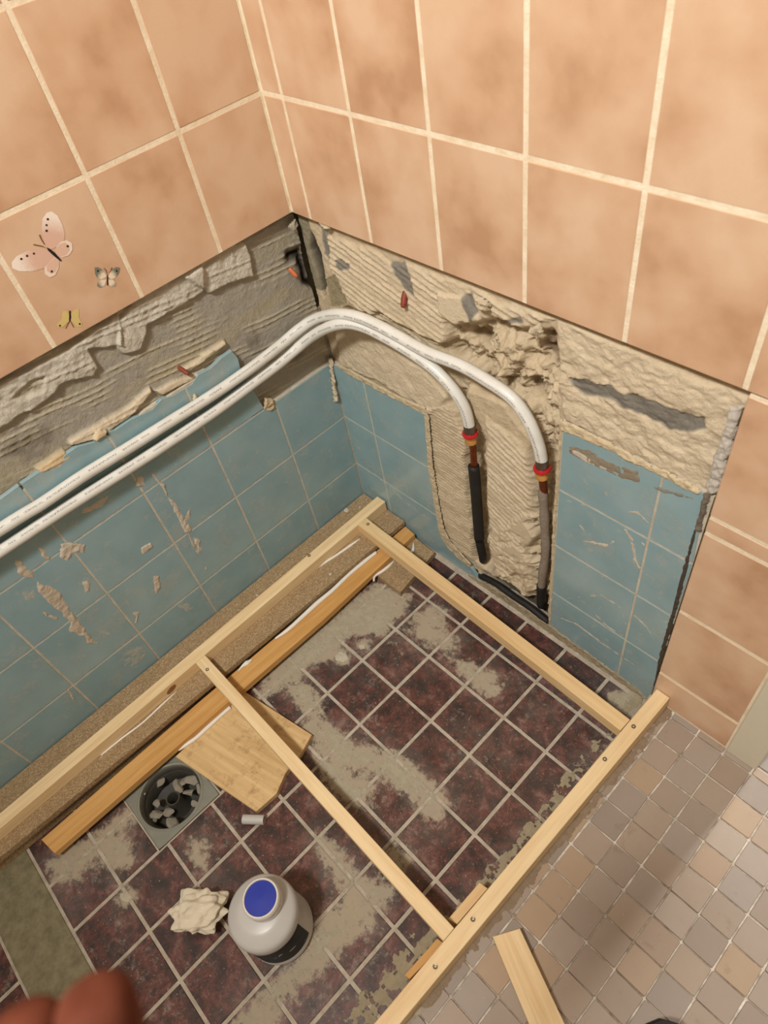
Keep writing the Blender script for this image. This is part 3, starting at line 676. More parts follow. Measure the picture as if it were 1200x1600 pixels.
# pale rim where the plaster breaks off at the tile edges
splat('broken_edge', 'B', [(1140, 634), (1162, 634), (1156, 660), (1148, 692), (1138, 722), (1130, 750), (1120, 774), (1100, 772), (1108, 742), (1118, 704), (1130, 670)], .007, (208, 202, 192), seed=350, parent=wallB, wob=.003)
splat('broken_edge', 'B', [(1112, 770), (1104, 800), (1096, 832), (1086, 828), (1092, 800), (1098, 770)], .005, (128, 118, 104), seed=351, parent=wallB, wob=.002)
splat('broken_edge', 'B', [(1090, 828), (1075, 890), (1060, 950), (1042, 1010), (1030, 1052), (1026, 1072), (1020, 1072), (1030, 1020), (1050, 950), (1068, 880), (1083, 826)], .003, (86, 76, 66), seed=352, parent=wallB, wob=.001)
splat('broken_edge', 'B', [(876, 655), (920, 675), (1000, 715), (1098, 766), (1096, 776), (1000, 728), (920, 690), (874, 672)], .004, (226, 208, 174), seed=353, parent=wallB, wob=.003)
splat('broken_edge', 'B', [(520, 564), (560, 584), (610, 612), (664, 636), (671, 652), (677, 728), (687, 790), (695, 828), (706, 848), (738, 882), (733, 888), (698, 855), (686, 834), (678, 790), (668, 728), (662, 648), (600, 616), (540, 584)], .0035, (214, 198, 166), seed=354, parent=wallB, wob=.001)
splat('broken_edge', 'B', [(874, 660), (880, 664), (870, 800), (862, 960), (858, 985), (856, 960), (864, 800)], .0035, (214, 198, 166), seed=355, parent=wallB, wob=.0015)
splat('broken_edge', 'B', [(732, 895), (790, 928), (862, 978), (1000, 1078), (1012, 1092), (1000, 1092), (850, 990), (760, 925), (728, 905)], .004, (178, 164, 138), seed=356, parent=wallB, wob=.002)
for i, l in enumerate(([(740, 463), (752, 462), (766, 472), (764, 486), (750, 480)], [(828, 508), (846, 504), (852, 520), (838, 524)], [(500, 345), (520, 352), (516, 358), (502, 352)])):
    splat('loose_plaster', 'B', l, .012, (214, 200, 172), seed=360 + i, parent=wallB, wob=.002)
splat('broken_edge', 'A', [(455, 345), (462, 340), (468, 352), (460, 362), (448, 356)], .006, (196, 188, 168), seed=370, parent=wallA, wob=.002)

# wall plugs left in their holes
def plug(w, c, dirv, L, r, mt):
    p = Vector(c); d = Vector(dirv).normalized()
    return tube('wall_plug', [p - d * L * .6, p, p + d * L * .4, p + d * L * .62], r, M[mt], w, 10, 3, True, [r * .8, r, r * .9, r * .55])
plug(wallA, onA(285, 578, -.004), (1, .2, -.4), .022, .0042, 'plug')
plug(wallA, onA(458, 426, -.004), (.6, .3, -.9), .016, .0045, 'plug_orange')
plug(wallB, onB(632, 466, -.003), (.4, -1, -1.2), .024, .0055, 'plug')

# ------------------------------------------------------------------ the old red floor
ZF = 0.0
FX = [.0142 + .099 * k for k in range(9)]; FY = [-.0082 - .099 * k for k in range(13)]
floor_dust = [([(640, 930), (600, 990), (550, 985), (520, 1015), (480, 1040), (440, 1072), (405, 1085), (430, 1040), (500, 985), (560, 935), (590, 915)], .0012, 0),
              ([(522, 1025), (530, 1018), (542, 1020), (545, 1030), (536, 1035), (525, 1033)], .0018, 1), ([(560, 1008), (570, 1006), (572, 1014), (562, 1015)], .001, 1),
              ([(650, 965), (672, 948), (690, 955), (690, 990), (712, 1000), (700, 1018), (676, 1000), (652, 990)], .0010, 0),
              ([(716, 1036), (735, 1038), (750, 1050), (768, 1055), (775, 1080), (762, 1086), (745, 1068), (722, 1052)], .0012, 0),
              ([(480, 1130), (520, 1140), (560, 1170), (610, 1180), (650, 1210), (680, 1238), (692, 1262), (682, 1284), (668, 1276), (660, 1248), (620, 1224), (575, 1196), (520, 1190), (495, 1170)], .0012, 0),
              ([(450, 1060), (480, 1075), (500, 1110), (490, 1130), (470, 1100)], .0008, 0), ([(500, 1190), (540, 1200), (580, 1240), (560, 1260), (520, 1230)], .0008, 0),
              ([(600, 1378), (612, 1400), (585, 1420), (575, 1450), (530, 1470), (505, 1505), (470, 1530), (440, 1560), (420, 1600), (370, 1600), (395, 1570), (440, 1530), (480, 1500), (495, 1445), (540, 1412)], .0012, 0),
              ([(500, 1310), (530, 1330), (560, 1375), (545, 1400), (520, 1360)], .0008, 0), ([(612, 1320), (640, 1340), (630, 1352), (610, 1335)], .0008, 0),
              ([(75, 1352), (100, 1335), (150, 1310), (200, 1270), (230, 1240), (205, 1280), (172, 1305), (190, 1312), (205, 1325), (200, 1352), (170, 1348), (160, 1325), (120, 1365), (85, 1372)], .0012, 0),
              ([(186, 1395), (200, 1392), (207, 1402), (198, 1412), (188, 1408)], .0016, 1), ([(300, 1318), (316, 1320), (324, 1345), (318, 1356), (306, 1338)], .0009, 0),
              ([(955, 1085), (1000, 1085), (1010, 1100), (990, 1115), (970, 1120)], .0012, 0)]
dust_polys = [np.array(pF(l)) for l, _, _ in floor_dust]
def dust_at(x, y):
    U = np.array(x, float); V = np.array(y, float); d = np.zeros(U.shape)
    for P in dust_polys: d = np.maximum(d, .85 * np.exp(-np.maximum(0, -sdf(P, U, V)) / .022))
    e = np.abs(U - .775); d = np.maximum(d, .75 * np.exp(-e / .022))
    for c, r, a in ((onF(760, 1190), .10, .42), (onF(860, 1100), .08, .38), (onF(640, 1000), .10, .45), (onF(580, 1240), .09, .40), (onF(800, 1060), .07, .35), (onF(120, 1400), .05, .4), (onF(480, 1540), .07, .35)):
        d = np.maximum(d, a * np.exp(-((U - c[0]) ** 2 + (V - c[1]) ** 2) / r ** 2))
    return d
def redtile(x0, x1, y0, y1, rnd):
    x0 += .0030; x1 -= .0030; y0 += .0030; y1 -= .0030
    if x1 - x0 < .008 or y1 - y0 < .008: return
    nx = max(1, min(4, round((x1 - x0) / .024))); ny = max(1, min(4, round((y1 - y0) / .024)))
    xs = np.linspace(x0, x1, nx + 1); ys = np.linspace(y0, y1, ny + 1); cx, cy = (x0 + x1) / 2, (y0 + y1) / 2
    V = []; Fc = []; D = []; z = rnd.uniform(-.0004, .0004); b = .0012
    for i, x in enumerate(xs):
        for j, y in enumerate(ys):
            X = min(max(x, x0 + b), x1 - b); Y = min(max(y, y0 + b), y1 - b)
            V.append((X - cx, Y - cy, 0)); D.append((x, y))
    I = lambda i, j: i * (ny + 1) + j
    for i in range(nx):
        for j in range(ny): Fc.append((I(i, j), I(i + 1, j), I(i + 1, j + 1), I(i, j + 1)))
    ring = [(i, 0) for i in range(nx)] + [(nx, j) for j in range(ny)] + [(i, ny) for i in range(nx, 0, -1)] + [(0, j) for j in range(ny, 0, -1)]
    s = len(V)
    for i, j in ring: V.append((xs[i] - cx, ys[j] - cy, -b)); D.append((xs[i], ys[j]))
    s2 = len(V)
    for i, j in ring: V.append((xs[i] - cx, ys[j] - cy, -.006)); D.append((xs[i], ys[j]))
    n = len(ring)
    for k in range(n):
        k2 = (k + 1) % n; a, c = I(*ring[k]), I(*ring[k2])
        Fc.append((a, s + k, s + k2, c)); Fc.append((s + k, s2 + k, s2 + k2, s + k2))
    me = bpy.data.meshes.new('tile'); me.from_pydata(V, [], Fc); me.update(); me.materials.append(M['red'])
    D = np.array(D); a = me.attributes.new('dust', 'FLOAT', 'POINT'); a.data.foreach_set('value', dust_at(D[:, 0], D[:, 1]).astype(np.float32))
    o = obj('tile', me, (cx, cy, z), parent=floor)
rnd = random.Random(8)
for i in range(len(FX) - 1):
    for j in range(len(FY) - 1):
        x0, x1, y1, y0 = FX[i], min(FX[i + 1], .790), FY[j], FY[j + 1]
        if x0 < .1 and y0 > -.95: continue              # under the boards
        if -1.1 < y0 < -1.05: continue                  # the bare strip
        if x1 > DX0 and x0 < DX1 - .01 and y0 < DY1 and y1 > DY0:
            if y0 >= -.803 and y1 <= -.69: continue
            if y1 > DY1: y0 = DY1
            elif y0 < DY0: y1 = DY0
        redtile(x0, x1, y0, y1, rnd)
for j in range(1): pass
box('floor_strip', (.02, -1.0955, -.006), (.79, -1.0005, .0012), M['concrete'], floor, .001)
for i, (l, H, k) in enumerate(floor_dust):
    splat('mortar_residue', 'F', l, H, (184, 176, 154) if not k else (206, 198, 178), seed=400 + i, parent=floor, wob=.001 if k else .012, res=.0016, edge=.003, freq=130, holes=0 if k else (.5 if i in (0, 7, 10) else .13))
# scum along the kerb
splat('mortar_residue', 'F', [(1010, 1078), (990, 1110), (905, 1212), (850, 1290), (760, 1390), (700, 1450), (640, 1530), (585, 1600), (530, 1600), (600, 1520), (640, 1470), (690, 1440), (750, 1370), (820, 1290), (880, 1215), (930, 1160), (985, 1090)], .003, (174, 162, 136), seed=450, parent=floor, wob=.010, res=.0018, freq=90, holes=.8)
# scratches in the tiles
for i, l in enumerate(([(748, 1098), (735, 1120), (715, 1155), (700, 1175)], [(732, 1108), (716, 1140)], [(690, 1180), (705, 1160)])):
    splat('scratch', 'F', swipe(l, 1.6), .0009, (176, 160, 136), seed=460 + i, parent=floor, wob=.001, res=.0012)

# the beige mosaic outside the shower, one step higher
MZ = .033
kerb = box('trim_2', (.787, -2.5, -.1), (.834, .001, MZ - .003), M['kerb'], bev=.002); kerb['kind'] = 'structure'
mfloor = box('floor_mosaic', (.83, -2.5, -.1), (2.3, .3, MZ - .0028), M['grout_mosaic']); mfloor['kind'] = 'structure'
def mosaic_mesh(dx, dy):
    bm = bmesh.new(); r = .0022; P = []
    for cx, cy, a0 in ((dx / 2 - r, dy / 2 - r, 0), (-dx / 2 + r, dy / 2 - r, 90), (-dx / 2 + r, -dy / 2 + r, 180), (dx / 2 - r, -dy / 2 + r, 270)):
        for a in (0, 45, 90): P.append((cx + r * math.cos(math.radians(a0 + a)), cy + r * math.sin(math.radians(a0 + a))))
    lo = [bm.verts.new((x, y, -.006)) for x, y in P]; mi = [bm.verts.new((x, y, -.0012)) for x, y in P]; hi = [bm.verts.new((x * .975, y * .975, 0)) for x, y in P]
    n = len(P)
    for a, b in ((lo, mi), (mi, hi)):
        for k in range(n): bm.faces.new((a[k], a[(k + 1) % n], b[(k + 1) % n], b[k]))
    bm.faces.new(hi); me = bpy.data.meshes.new('mosaic_tile'); bm.to_mesh(me); bm.free(); me.materials.append(M['mosaic'])
    return me
mm = mosaic_mesh(.0473, .0470); mmh = mosaic_mesh(.0165, .0470)
rnd = random.Random(5)
for i in range(-1, 8):
    for j in range(0, 16):
        x = .8385 + .0493 * i + .0246; y = -.018 - .049 * j - .0245
        if j == 0 and False: continue
        if i == -1: x = .8385 - .0105
        o = obj('mosaic_tile', mm if i >= 0 else mmh, (x + rnd.uniform(-.0006, .0006), y + rnd.uniform(-.0006, .0006), MZ + rnd.uniform(-.0007, .0007)), (rnd.uniform(-.010, .010), rnd.uniform(-.010, .010), rnd.uniform(-.02, .02)), mfloor)
mh2 = mosaic_mesh(.0462, .0145)
for i in range(0, 8):
    obj('mosaic_tile', mh2, (.8385 + .0493 * i + .0246, -.0098, MZ), (0, 0, rnd.uniform(-.02, .02)), mfloor)
for i in range(3, 8):
    for j in range(4): obj('mosaic_tile', mm, (.8385 + .0493 * i + .0246, .026 + .049 * j, MZ + rnd.uniform(-.0005, .0005)), (0, 0, rnd.uniform(-.02, .02)), mfloor)
splat('grout_crumbs', 'F', [(1045, 1100), (1010, 1140), (960, 1200), (920, 1250), (840, 1340), (770, 1420), (700, 1500), (640, 1580), (670, 1580), (720, 1510), (790, 1430), (850, 1360), (930, 1262), (975, 1205), (1022, 1150), (1052, 1112)], .0022, (158, 138, 116), seed=470, parent=mfloor, wob=.006, res=.002, d=MZ, freq=60)

# ------------------------------------------------------------------ the drain
dc = Vector((.2420, -.7500, 0))
dr = thing('floor_drain', 'grey round floor drain without a grate, set in a square plate beside the plywood strip', 'drain', dc)
def plate(name, hole, x0, x1, y0, y1, z0, z1, mt, parent):
    V = []; Fc = []; n = 48; sq = []
    for i in range(n):
        a = 2 * math.pi * i / n; c, s = math.cos(a), math.sin(a)
        k = min((x1 if c > 0 else -x0) / max(abs(c), 1e-6), (y1 if s > 0 else -y0) / max(abs(s), 1e-6)); sq.append((c * k, s * k))
    for z in (z1, z0):
        for i in range(n): V.append((dc.x + hole * math.cos(2 * math.pi * i / n), dc.y + hole * math.sin(2 * math.pi * i / n), z))
        for x, y in sq: V.append((dc.x + x, dc.y + y, z))
    for i in range(n):
        j = (i + 1) % n; Fc += [(i, n + i, n + j, j), (n + i, 3 * n + i, 3 * n + j, n + j), (i, j, 2 * n + j, 2 * n + i), (2 * n + i, 2 * n + j, 3 * n + j, 3 * n + i)]
    return mesh(name, V, Fc, mt, parent)
plate('plate', .0630, DX0 - dc.x + .001, DX1 - dc.x - .001, DY0 - dc.y + .001, DY1 - dc.y - .001, -.02, .0008, M['drain'], dr)
lathe('rim', [(.0650, -.004), (.0650, .0016), (.0630, .0028), (.0600, .0016), (.0590, -.006), (.0600, -.012)], M['drain'], 48, dr, dc)
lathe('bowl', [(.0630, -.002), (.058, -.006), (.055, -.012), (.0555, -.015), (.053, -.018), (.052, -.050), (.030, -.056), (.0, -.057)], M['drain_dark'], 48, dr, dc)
tc = Vector(onF(270, 1247, -.014))
lathe('outlet_pipe', [(.0, -.040), (.0095, -.040), (.0105, -.002), (.0115, 0), (.0135, 0), (.0145, -.004), (.0150, -.022), (.021, -.036), (.024, -.044)], M['drain_dark'], 28, dr, tc)
def chunk(name, c, s, seed, mt, flatz=.6, amp=.45, sub=2):
    bm = bmesh.new(); bmesh.ops.create_icosphere(bm, subdivisions=sub, radius=1)
    r = random.Random(seed); ax = [Vector((r.gauss(0, 1), r.gauss(0, 1), r.gauss(0, 1))).normalized() for _ in range(9)]; cu = [r.uniform(.35, .8) for _ in ax]
    for v in bm.verts:
        for a, k in zip(ax, cu):
            d = v.co.dot(a)
            if d > k: v.co -= a * (d - k)
        v.co *= 1 + r.uniform(-amp, amp) * .18
    zr = r.uniform(0, 6.28)
    mt4 = Matrix.Rotation(zr, 4, 'Z') @ Matrix.Rotation(r.uniform(-.5, .5), 4, 'X') @ Matrix.Diagonal((s[0], s[1], s[2], 1)); bmesh.ops.transform(bm, matrix=mt4, verts=bm.verts)
    me = bpy.data.meshes.new(name); bm.to_mesh(me); bm.free(); me.materials.append(M[mt]); return obj(name, me, c)
spots = [(250, 1222, -.020, .010), (278, 1228, -.020, .011), (302, 1216, -.018, .013), (296, 1238, -.022, .010), (306, 1256, -.026, .009), (246, 1274, -.026, .013), (262, 1270, -.024, .010), (244, 1256, -.026, .008), (270, 1286, -.018, .012), (312, 1230, -.024, .010), (236, 1282, -.028, .010), (288, 1222, -.024, .010)]
rnd = random.Random(3)
for i, (u, v, z, s) in enumerate(spots):
    c = onF(u, v, z); o = chunk('mortar_chip', c, (s * 1.5, s * rnd.uniform(.8, 1.2), s * rnd.uniform(.45, .75)), 50 + i, 'chips')
    tag(o, 'grey mortar chip lying loose inside the open floor drain', 'rubble', 'mortar chips in the drain')

# ------------------------------------------------------------------ boards along the left wall
def board(name, P, z0, z1, mt, label=None, cat=None, bev=.0006, group=None):   # P outline in x, y; the mesh lies along its own x axis
    P = np.array(P); L = P[np.argmax(np.linalg.norm(P - P[0], axis=1))]
    e = max(((P[i], P[(i + 1) % len(P)]) for i in range(len(P))), key=lambda ab: np.linalg.norm(ab[1] - ab[0]))
    a = math.atan2(e[1][1] - e[0][1], e[1][0] - e[0][0]); c = P.mean(0); ca, sa = math.cos(-a), math.sin(-a)
    Q = [((x - c[0]) * ca - (y - c[1]) * sa, (x - c[0]) * sa + (y - c[1]) * ca) for x, y in P]
    o = prism(name, Q, 'F', 0, z1 - z0, mt, None, bev); q = np.mean(Q, axis=0)
    o.location = (c[0], c[1], z0); o.rotation_euler = (0, 0, a)
    if label: tag(o, label, cat, group)
    return o
board('chipboard_strip', [(.0025, -.0025), (.1455, -.0025), (.1415, -.35), (.134, -.7), (.1200, -1.20), (.0025, -1.20)], .032, .046, M['chip'], 'brown chipboard strip along the blue wall, under the long pine rail', 'board')
board('chipboard_underlay', [(.0025, -.003), (.139, -.003), (.135, -.35), (.128, -.7), (.1130, -1.215), (.0025, -1.215)], .0015, .032, M['chip'], 'lower chipboard layer showing its edge beneath the chipboard strip', 'board')
board('chipboard_block', [(.147, -.004), (.2445, -.010), (.2615, -.139), (.1925, -.139), (.148, -.135)], .0006, .016, M['chip'], 'square chipboard offcut on the red tiles under the plywood strip at the corner', 'board')
board('plywood_strip', [(.1475, -.005), (.1815, -.008), (.192, -.30), (.1895, -.55), (.1860, -.955), (.145, -.962), (.1425, -.60), (.1465, -.3)], .0165, .032, M['ply'], 'narrow orange-brown plywood strip beside the chipboard, on the shower floor', 'board')
board('plywood_scrap', pF([(383, 1081), (487, 1148), (470, 1178), (446, 1208), (432, 1240), (400, 1268), (274, 1182)], .014), .0012, .014, M['scrap'], 'square pale plywood scrap with broken edge, beside the drain under a crossbar', 'board')
splat_m = M['chips']
# ------------------------------------------------------------------ the pine frame, screwed together: one thing
ZT = .076
fr = thing('wooden_frame', 'pale pine batten frame screwed together over the shower floor', 'frame', (.45, -.45, .046))
def rail(name, a, b, w, h, ztop, mt=M['pine']):
    a = Vector(a); b = Vector(b); d = b - a; L = d.length
    me = box_mesh(name, L, w, h, mt, .0008); c = (a + b) / 2
    return obj(name, me, (c.x, c.y, ztop - h / 2), (0, 0, math.atan2(d.y, d.x)), fr)
r1 = rail('rail', (.0735, -.0035), (.0863, -1.21), .027, .0298, ZT)
r2 = rail('rail', (.8108, -.0075), (.7985, -.80), .0258, .0415, ZT - .0003)
r3 = rail('crossbar', (.0880, -.0803), (.7955, -.1015), .0275, .030, ZT + .0004, M['pine2'])
r4 = rail('crossbar', (.0935, -.5468), (.7890, -.5515), .0238, .028, ZT + .0004)
def screw(px, parent, z=ZT):
    p = Vector(onF(*px, z)); s = lathe('screw', [(0, .0009), (.0014, .0009), (.0015, -.0004), (.0017, .0011), (.0040, .0013), (.0043, -.002)], M['screw'], 14, None, p)
    put(s, None); s.parent = parent; s.matrix_parent_inverse = parent.matrix_basis.inverted() @ Matrix.Identity(4); return s
bpy.context.view_layer.update()
for px, par in (((990, 1135), r2), ((945, 1186), r2), ((739, 1436), r2), ((680, 1510), r2), ((575, 819), r3), ((324, 1046), r4), ((483, 868), r1)):
    p = Vector(onF(*px, ZT + .0004)); s = lathe('screw', [(0, -.0014), (.0014, -.0010), (.0019, .0006), (.0036, .0009), (.0040, -.002)], M['screw'], 12, None, p)
    s.parent = par; s.matrix_parent_inverse = (Matrix.Translation(-Vector(fr.location)).inverted() @ Matrix.Identity(4)).inverted() if False else par.matrix_world.inverted()
# spacer blocks by the kerb rail
board('wood_shim', pF([(749, 1379), (762, 1388), (714, 1444), (700, 1436)], .05), .0010, .050, M['pine2'], 'small pine spacer block wedged against the kerb rail beside the crossbar end', 'block')
board('wood_wedge', pF([(683, 1466), (694, 1474), (640, 1530), (632, 1524)], .03), .0030, .030, M['ply'], 'thin reddish wedge half hidden under the kerb rail near the crossbar', 'block')
# loose offcut on the mosaic
P = [(.8345, -.5050), (.8570, -.4680), (1.0315, -.5395), (1.010, -.582)]
board('pine_offcut', P, MZ + .0015, .052, M['pine'], 'loose pine offcut lying on the beige mosaic beside the kerb rail', 'plank')

# ------------------------------------------------------------------ sealant beads
def bead(px, z, r, label, wob=.25, nm='sealant_bead', ends=(.3, .5)):
    P = [Vector(onF(u, v, z)) for u, v in px]; rr = random.Random(len(px) * 7 + int(px[0][0])); k = len(P)
    radii = [r * (1 + rr.uniform(-wob, wob)) * (ends[0] if i == 0 else ends[1] if i == k - 1 else 1) for i in range(k)]
    o = tube(nm, P, r, M['seal'], None, 10, 6, True, radii); return tag(o, label, 'sealant', 'white sealant beads')
bead([(562, 842), (548, 852), (525, 868), (500, 884), (470, 905), (440, 926), (412, 942)], .0470, .0026, 'thin white sealant bead along the long rail near the wall corner')
bead([(276, 1080), (250, 1104), (222, 1130), (190, 1154), (158, 1180)], .0466, .0022, 'thin white sealant bead along the long rail left of the second crossbar')
bead([(588, 863), (570, 877), (545, 898), (520, 922), (495, 943), (470, 966), (450, 984), (430, 998)], .0345, .0048, 'long thick white sealant bead on the orange plywood strip', .15, ends=(.8, .5))
bead([(360, 1105), (345, 1118), (325, 1136), (305, 1154), (290, 1164), (279, 1172)], .0165, .0042, 'thick white sealant bead along the edge of the square plywood scrap', .12, ends=(.9, .6))
bead([(646, 848), (645, 860), (636, 866)], .0180, .0040, 'curved white sealant bead on the chipboard block behind the crossbar')
bead([(616, 876), (608, 884), (598, 892), (586, 900), (584, 908)], .0178, .0034, 'short white sealant bead on the chipboard block in front of the crossbar')
bead([(614, 833), (608, 832), (604, 836), (608, 841), (615, 840)], .0340, .0022, 'tiny white sealant curl at the end of the plywood strip')
bead([(372, 1048), (380, 1040), (386, 1036), (394, 1030)], .0338, .0044, 'small white sealant dab on the plywood strip above the second crossbar', .5, ends=(.2, .15))

# ------------------------------------------------------------------ pipes
def pth(px, ks):
    out = []
    for (u, v), k in zip(px, ks):
        out.append(onA(u, v, k[1]) if k[0] == 'A' else onB(u, v, k[1]))
    return out
kh = [('A', .0135)] * 7 + [('A', .0145), ('A', .0170), ('A', .0220), ('B', .046), ('B', .026), ('B', .017), ('B', .013), ('B', .010), ('B', .008), ('B', .008), ('B', .008), ('B', .007), ('B', .006), ('B', .005)]
kl = [('A', .0135)] * 7 + [('A', .0145), ('A', .0175), ('A', .0230), ('B', .055), ('B', .034), ('B', .022), ('B', .016), ('B', .014), ('B', .012), ('B', .010), ('B', .008), ('B', .006), ('B', .005)]
def pipe(px, ks, label, copper_px, name):
    P = [np.array(p, float) for p in pth(px, ks)]
    for _ in range(2): P = [P[0]] + [P[i] * .6 + (P[i - 1] + P[i + 1]) * .2 if 5 < i < 14 else P[i] for i in range(1, len(P) - 1)] + [P[-1]]
    ext = P[0] + (P[0] - P[2]) * 2.2; P = [ext] + P
    t = thing('water_pipe', label, 'pipe', tuple(P[-1]), 'white plastic water pipes')
    tube('pipe_wall', P, .0098, M['pipe'], t, 18, 8, True, None, True)
    e = Vector(P[-1]); d = Vector((.06, -.05, -1)).normalized()
    q = d.to_track_quat('Z', 'Y').to_euler()
    lathe('press_sleeve', [(0, -.004), (.0106, -.004), (.0106, .014), (.0, .014)], M['steel'], 20, t, e - d * .002, q)
    lathe('collar', [(.0098, .0115), (.0132, .0115), (.0140, .0135), (.0140, .0165), (.0132, .0185), (.0098, .0185)], M['red_ring'], 24, t, e - d * .002, q)
    lathe('adapter', [(.010, .018), (.0108, .020), (.0095, .026), (.0105, .028), (.0105, .034), (.0085, .036), (0, .036)], M['brass'], 20, t, e - d * .002, q)
    return t, e, d
t1, e1, d1 = pipe(pipe_lo, kl, 'lower white plastic pipe, ending at the left red collar', None, 'a')
t2, e2, d2 = pipe(pipe_hi, kh, 'upper white plastic pipe, ending at the right red collar', None, 'b')
def B3(l): return [tuple(onB(u, v, d)) for u, v, d in l]
c1 = thing('copper_pipe', 'left copper pipe with black foam sleeve in the chased wall', 'pipe', tuple(e1 + d1 * .03))
tube('pipe_wall', [tuple(e1 + d1 * .028)] + B3([(739, 700, .003), (741, 730, .0), (746, 800, -.002), (751, 850, -.004), (754, 866, -.008), (757, 876, -.022)]), .0062, M['copper'], c1, 12)
tube('foam_sleeve', B3([(740, 728, .001), (743, 760, .001), (746, 800, .0), (749, 842, -.002)]), .0105, M['black'], c1, 14, 5)
tube('elbow', B3([(748, 838, -.002), (751, 855, -.003), (754, 868, -.006), (755, 875, -.014)]), .0088, M['black'], c1, 12, 4)
c2 = thing('copper_pipe', 'right copper pipe crusted with grey mortar in the chased wall', 'pipe', tuple(e2 + d2 * .03))
tube('pipe_wall', [tuple(e2 + d2 * .028)] + B3([(850, 770, .000), (851, 800, -.002)]), .0068, M['copper'], c2, 12)
tube('mortar_crust', B3([(848, 756, .001), (849, 775, .001), (850, 790, .0), (851, 810, .0), (852, 830, -.001), (853, 850, -.002), (852, 870, -.003), (849, 890, -.003), (847, 905, -.004), (846, 922, -.006)]), .0085, M['lead'], c2, 12, 4, True, [.0055, .0088, .0074, .0092, .0078, .0090, .0080, .0094, .0082, .0080])
tube('elbow', B3([(846, 914, -.005), (846, 930, -.008), (846, 945, -.016)]), .0095, M['black'], c2, 12, 4)
tube('buried_conduit', B3([(746, 897, -.010), (775, 912, -.007), (800, 930, -.006), (830, 950, -.006), (858, 973, -.006)]), .0075, M['black'], None, 10, 4)
tag(bpy.data.objects['buried_conduit'], 'black conduit in the slot at the foot of the hacked wall', 'conduit')

# ------------------------------------------------------------------ bottle, scrap paper, tube piece
bc = Vector(onF(441, 1449, 0.0)); bc.z = .0012
bt = thing('primer_bottle', 'white plastic bottle with blue cap disc and dark label on red tiles', 'bottle', bc)
R = .0545
lathe('body', [(0, .002), (R - .006, .0), (R - .001, .003), (R, .008), (R, .016), (R - .0016, .020), (R - .0016, .098), (R, .102), (R, .116), (R - .0015, .122), (R - .006, .127), (R - .014, .131), (.037, .134), (.030, .1365), (0, .1365)], M['bottle'], 56, bt, bc)
nk = bc + Vector((-.002, .013, .134))
lathe('neck', [(.0, 0), (.0265, 0), (.0255, .004), (.0255, .012), (.0, .012)], M['bottle'], 40, bt, nk)
lathe('cap', [(.0240, .006), (.0288, .006), (.0292, .010), (.0276, .013), (.0292, .016), (.0288, .025), (.0272, .0275), (.0250, .0275), (.0244, .0245), (0, .0245)], M['cap_ring'], 44, bt, nk)
lathe('cap_disc', [(0, .0268), (.004, .0266), (.0242, .0262), (.0246, .0250), (.0246, .024), (0, .024)], M['blue_cap'], 44, bt, nk)
# label wraps the side that faces the room
V = []; Fc = []; n = 40
for i in range(n + 1):
    a = math.radians(-118 + 150 * i / n)
    for z in (.022, .050, .076, .097): V.append(((R - .0010) * math.cos(a) + bc.x, (R - .0010) * math.sin(a) + bc.y, z + bc.z))
for i in range(n):
    for j in range(3): Fc.append((i * 4 + j, (i + 1) * 4 + j, (i + 1) * 4 + j + 1, i * 4 + j + 1))
lb = mesh('label', V, Fc, M['label'], bt, True); lb['label'] = 'dark navy printed label'

def crumple(name, c, s, seed, mt):
    bm = bmesh.new(); bmesh.ops.create_icosphere(bm, subdivisions=5, radius=1)
    N = np.array([v.co[:] for v in bm.verts]); rr = np.random.RandomState(seed); k = np.ones(len(N))
    for f, a in ((2.0, .30), (4.2, .30), (8.5, .26), (17, .16)):          # folded sheets: creased waves in random directions
        for _ in range(5):
            d = rr.normal(size=3); d /= np.linalg.norm(d); ph = rr.uniform(0, 6.28)
            k += a / 2.2 * (np.abs(((N @ d * f + ph) / np.pi) % 2 - 1) - .5)
    k = np.clip(k, .3, 1.7); P = N * k[:, None] * np.array(s); P[:, 2] -= P[:, 2].min()
    for v, p in zip(bm.verts, P): v.co = p
    me = bpy.data.meshes.new(name); bm.to_mesh(me); bm.free(); me.materials.append(M[mt]); return obj(name, me, c)
pc = onF(320, 1430, 0); o = crumple('crumpled_paper', (pc[0], pc[1], .0012), (.046, .034, .024), 5, 'paper'); o.rotation_euler = (0, 0, .7)
tag(o, 'crumpled off-white paper scrap beside the white bottle', 'paper')
a = Vector(onF(380, 1280, .010)); b = Vector(onF(413, 1281, .010))
tp = lathe('pipe_offcut', [(.0068, 0), (.0085, 0), (.0085, (b - a).length), (.0068, (b - a).length), (.0068, 0)], M['pipe'], 20, None, (a.x, a.y, .0098), (b - a).to_track_quat('Z', 'Y').to_euler())
tp.data.materials.clear(); tp.data.materials.append(M['bottle'])
tag(tp, 'short grey-white piece of cut pipe beside the plywood scrap', 'pipe')
for i, (u, v, s) in enumerate(((568, 1010, .004), (600, 1040, .003), (655, 1222, .004), (234, 1395, .003), (345, 1420, .003))): pass

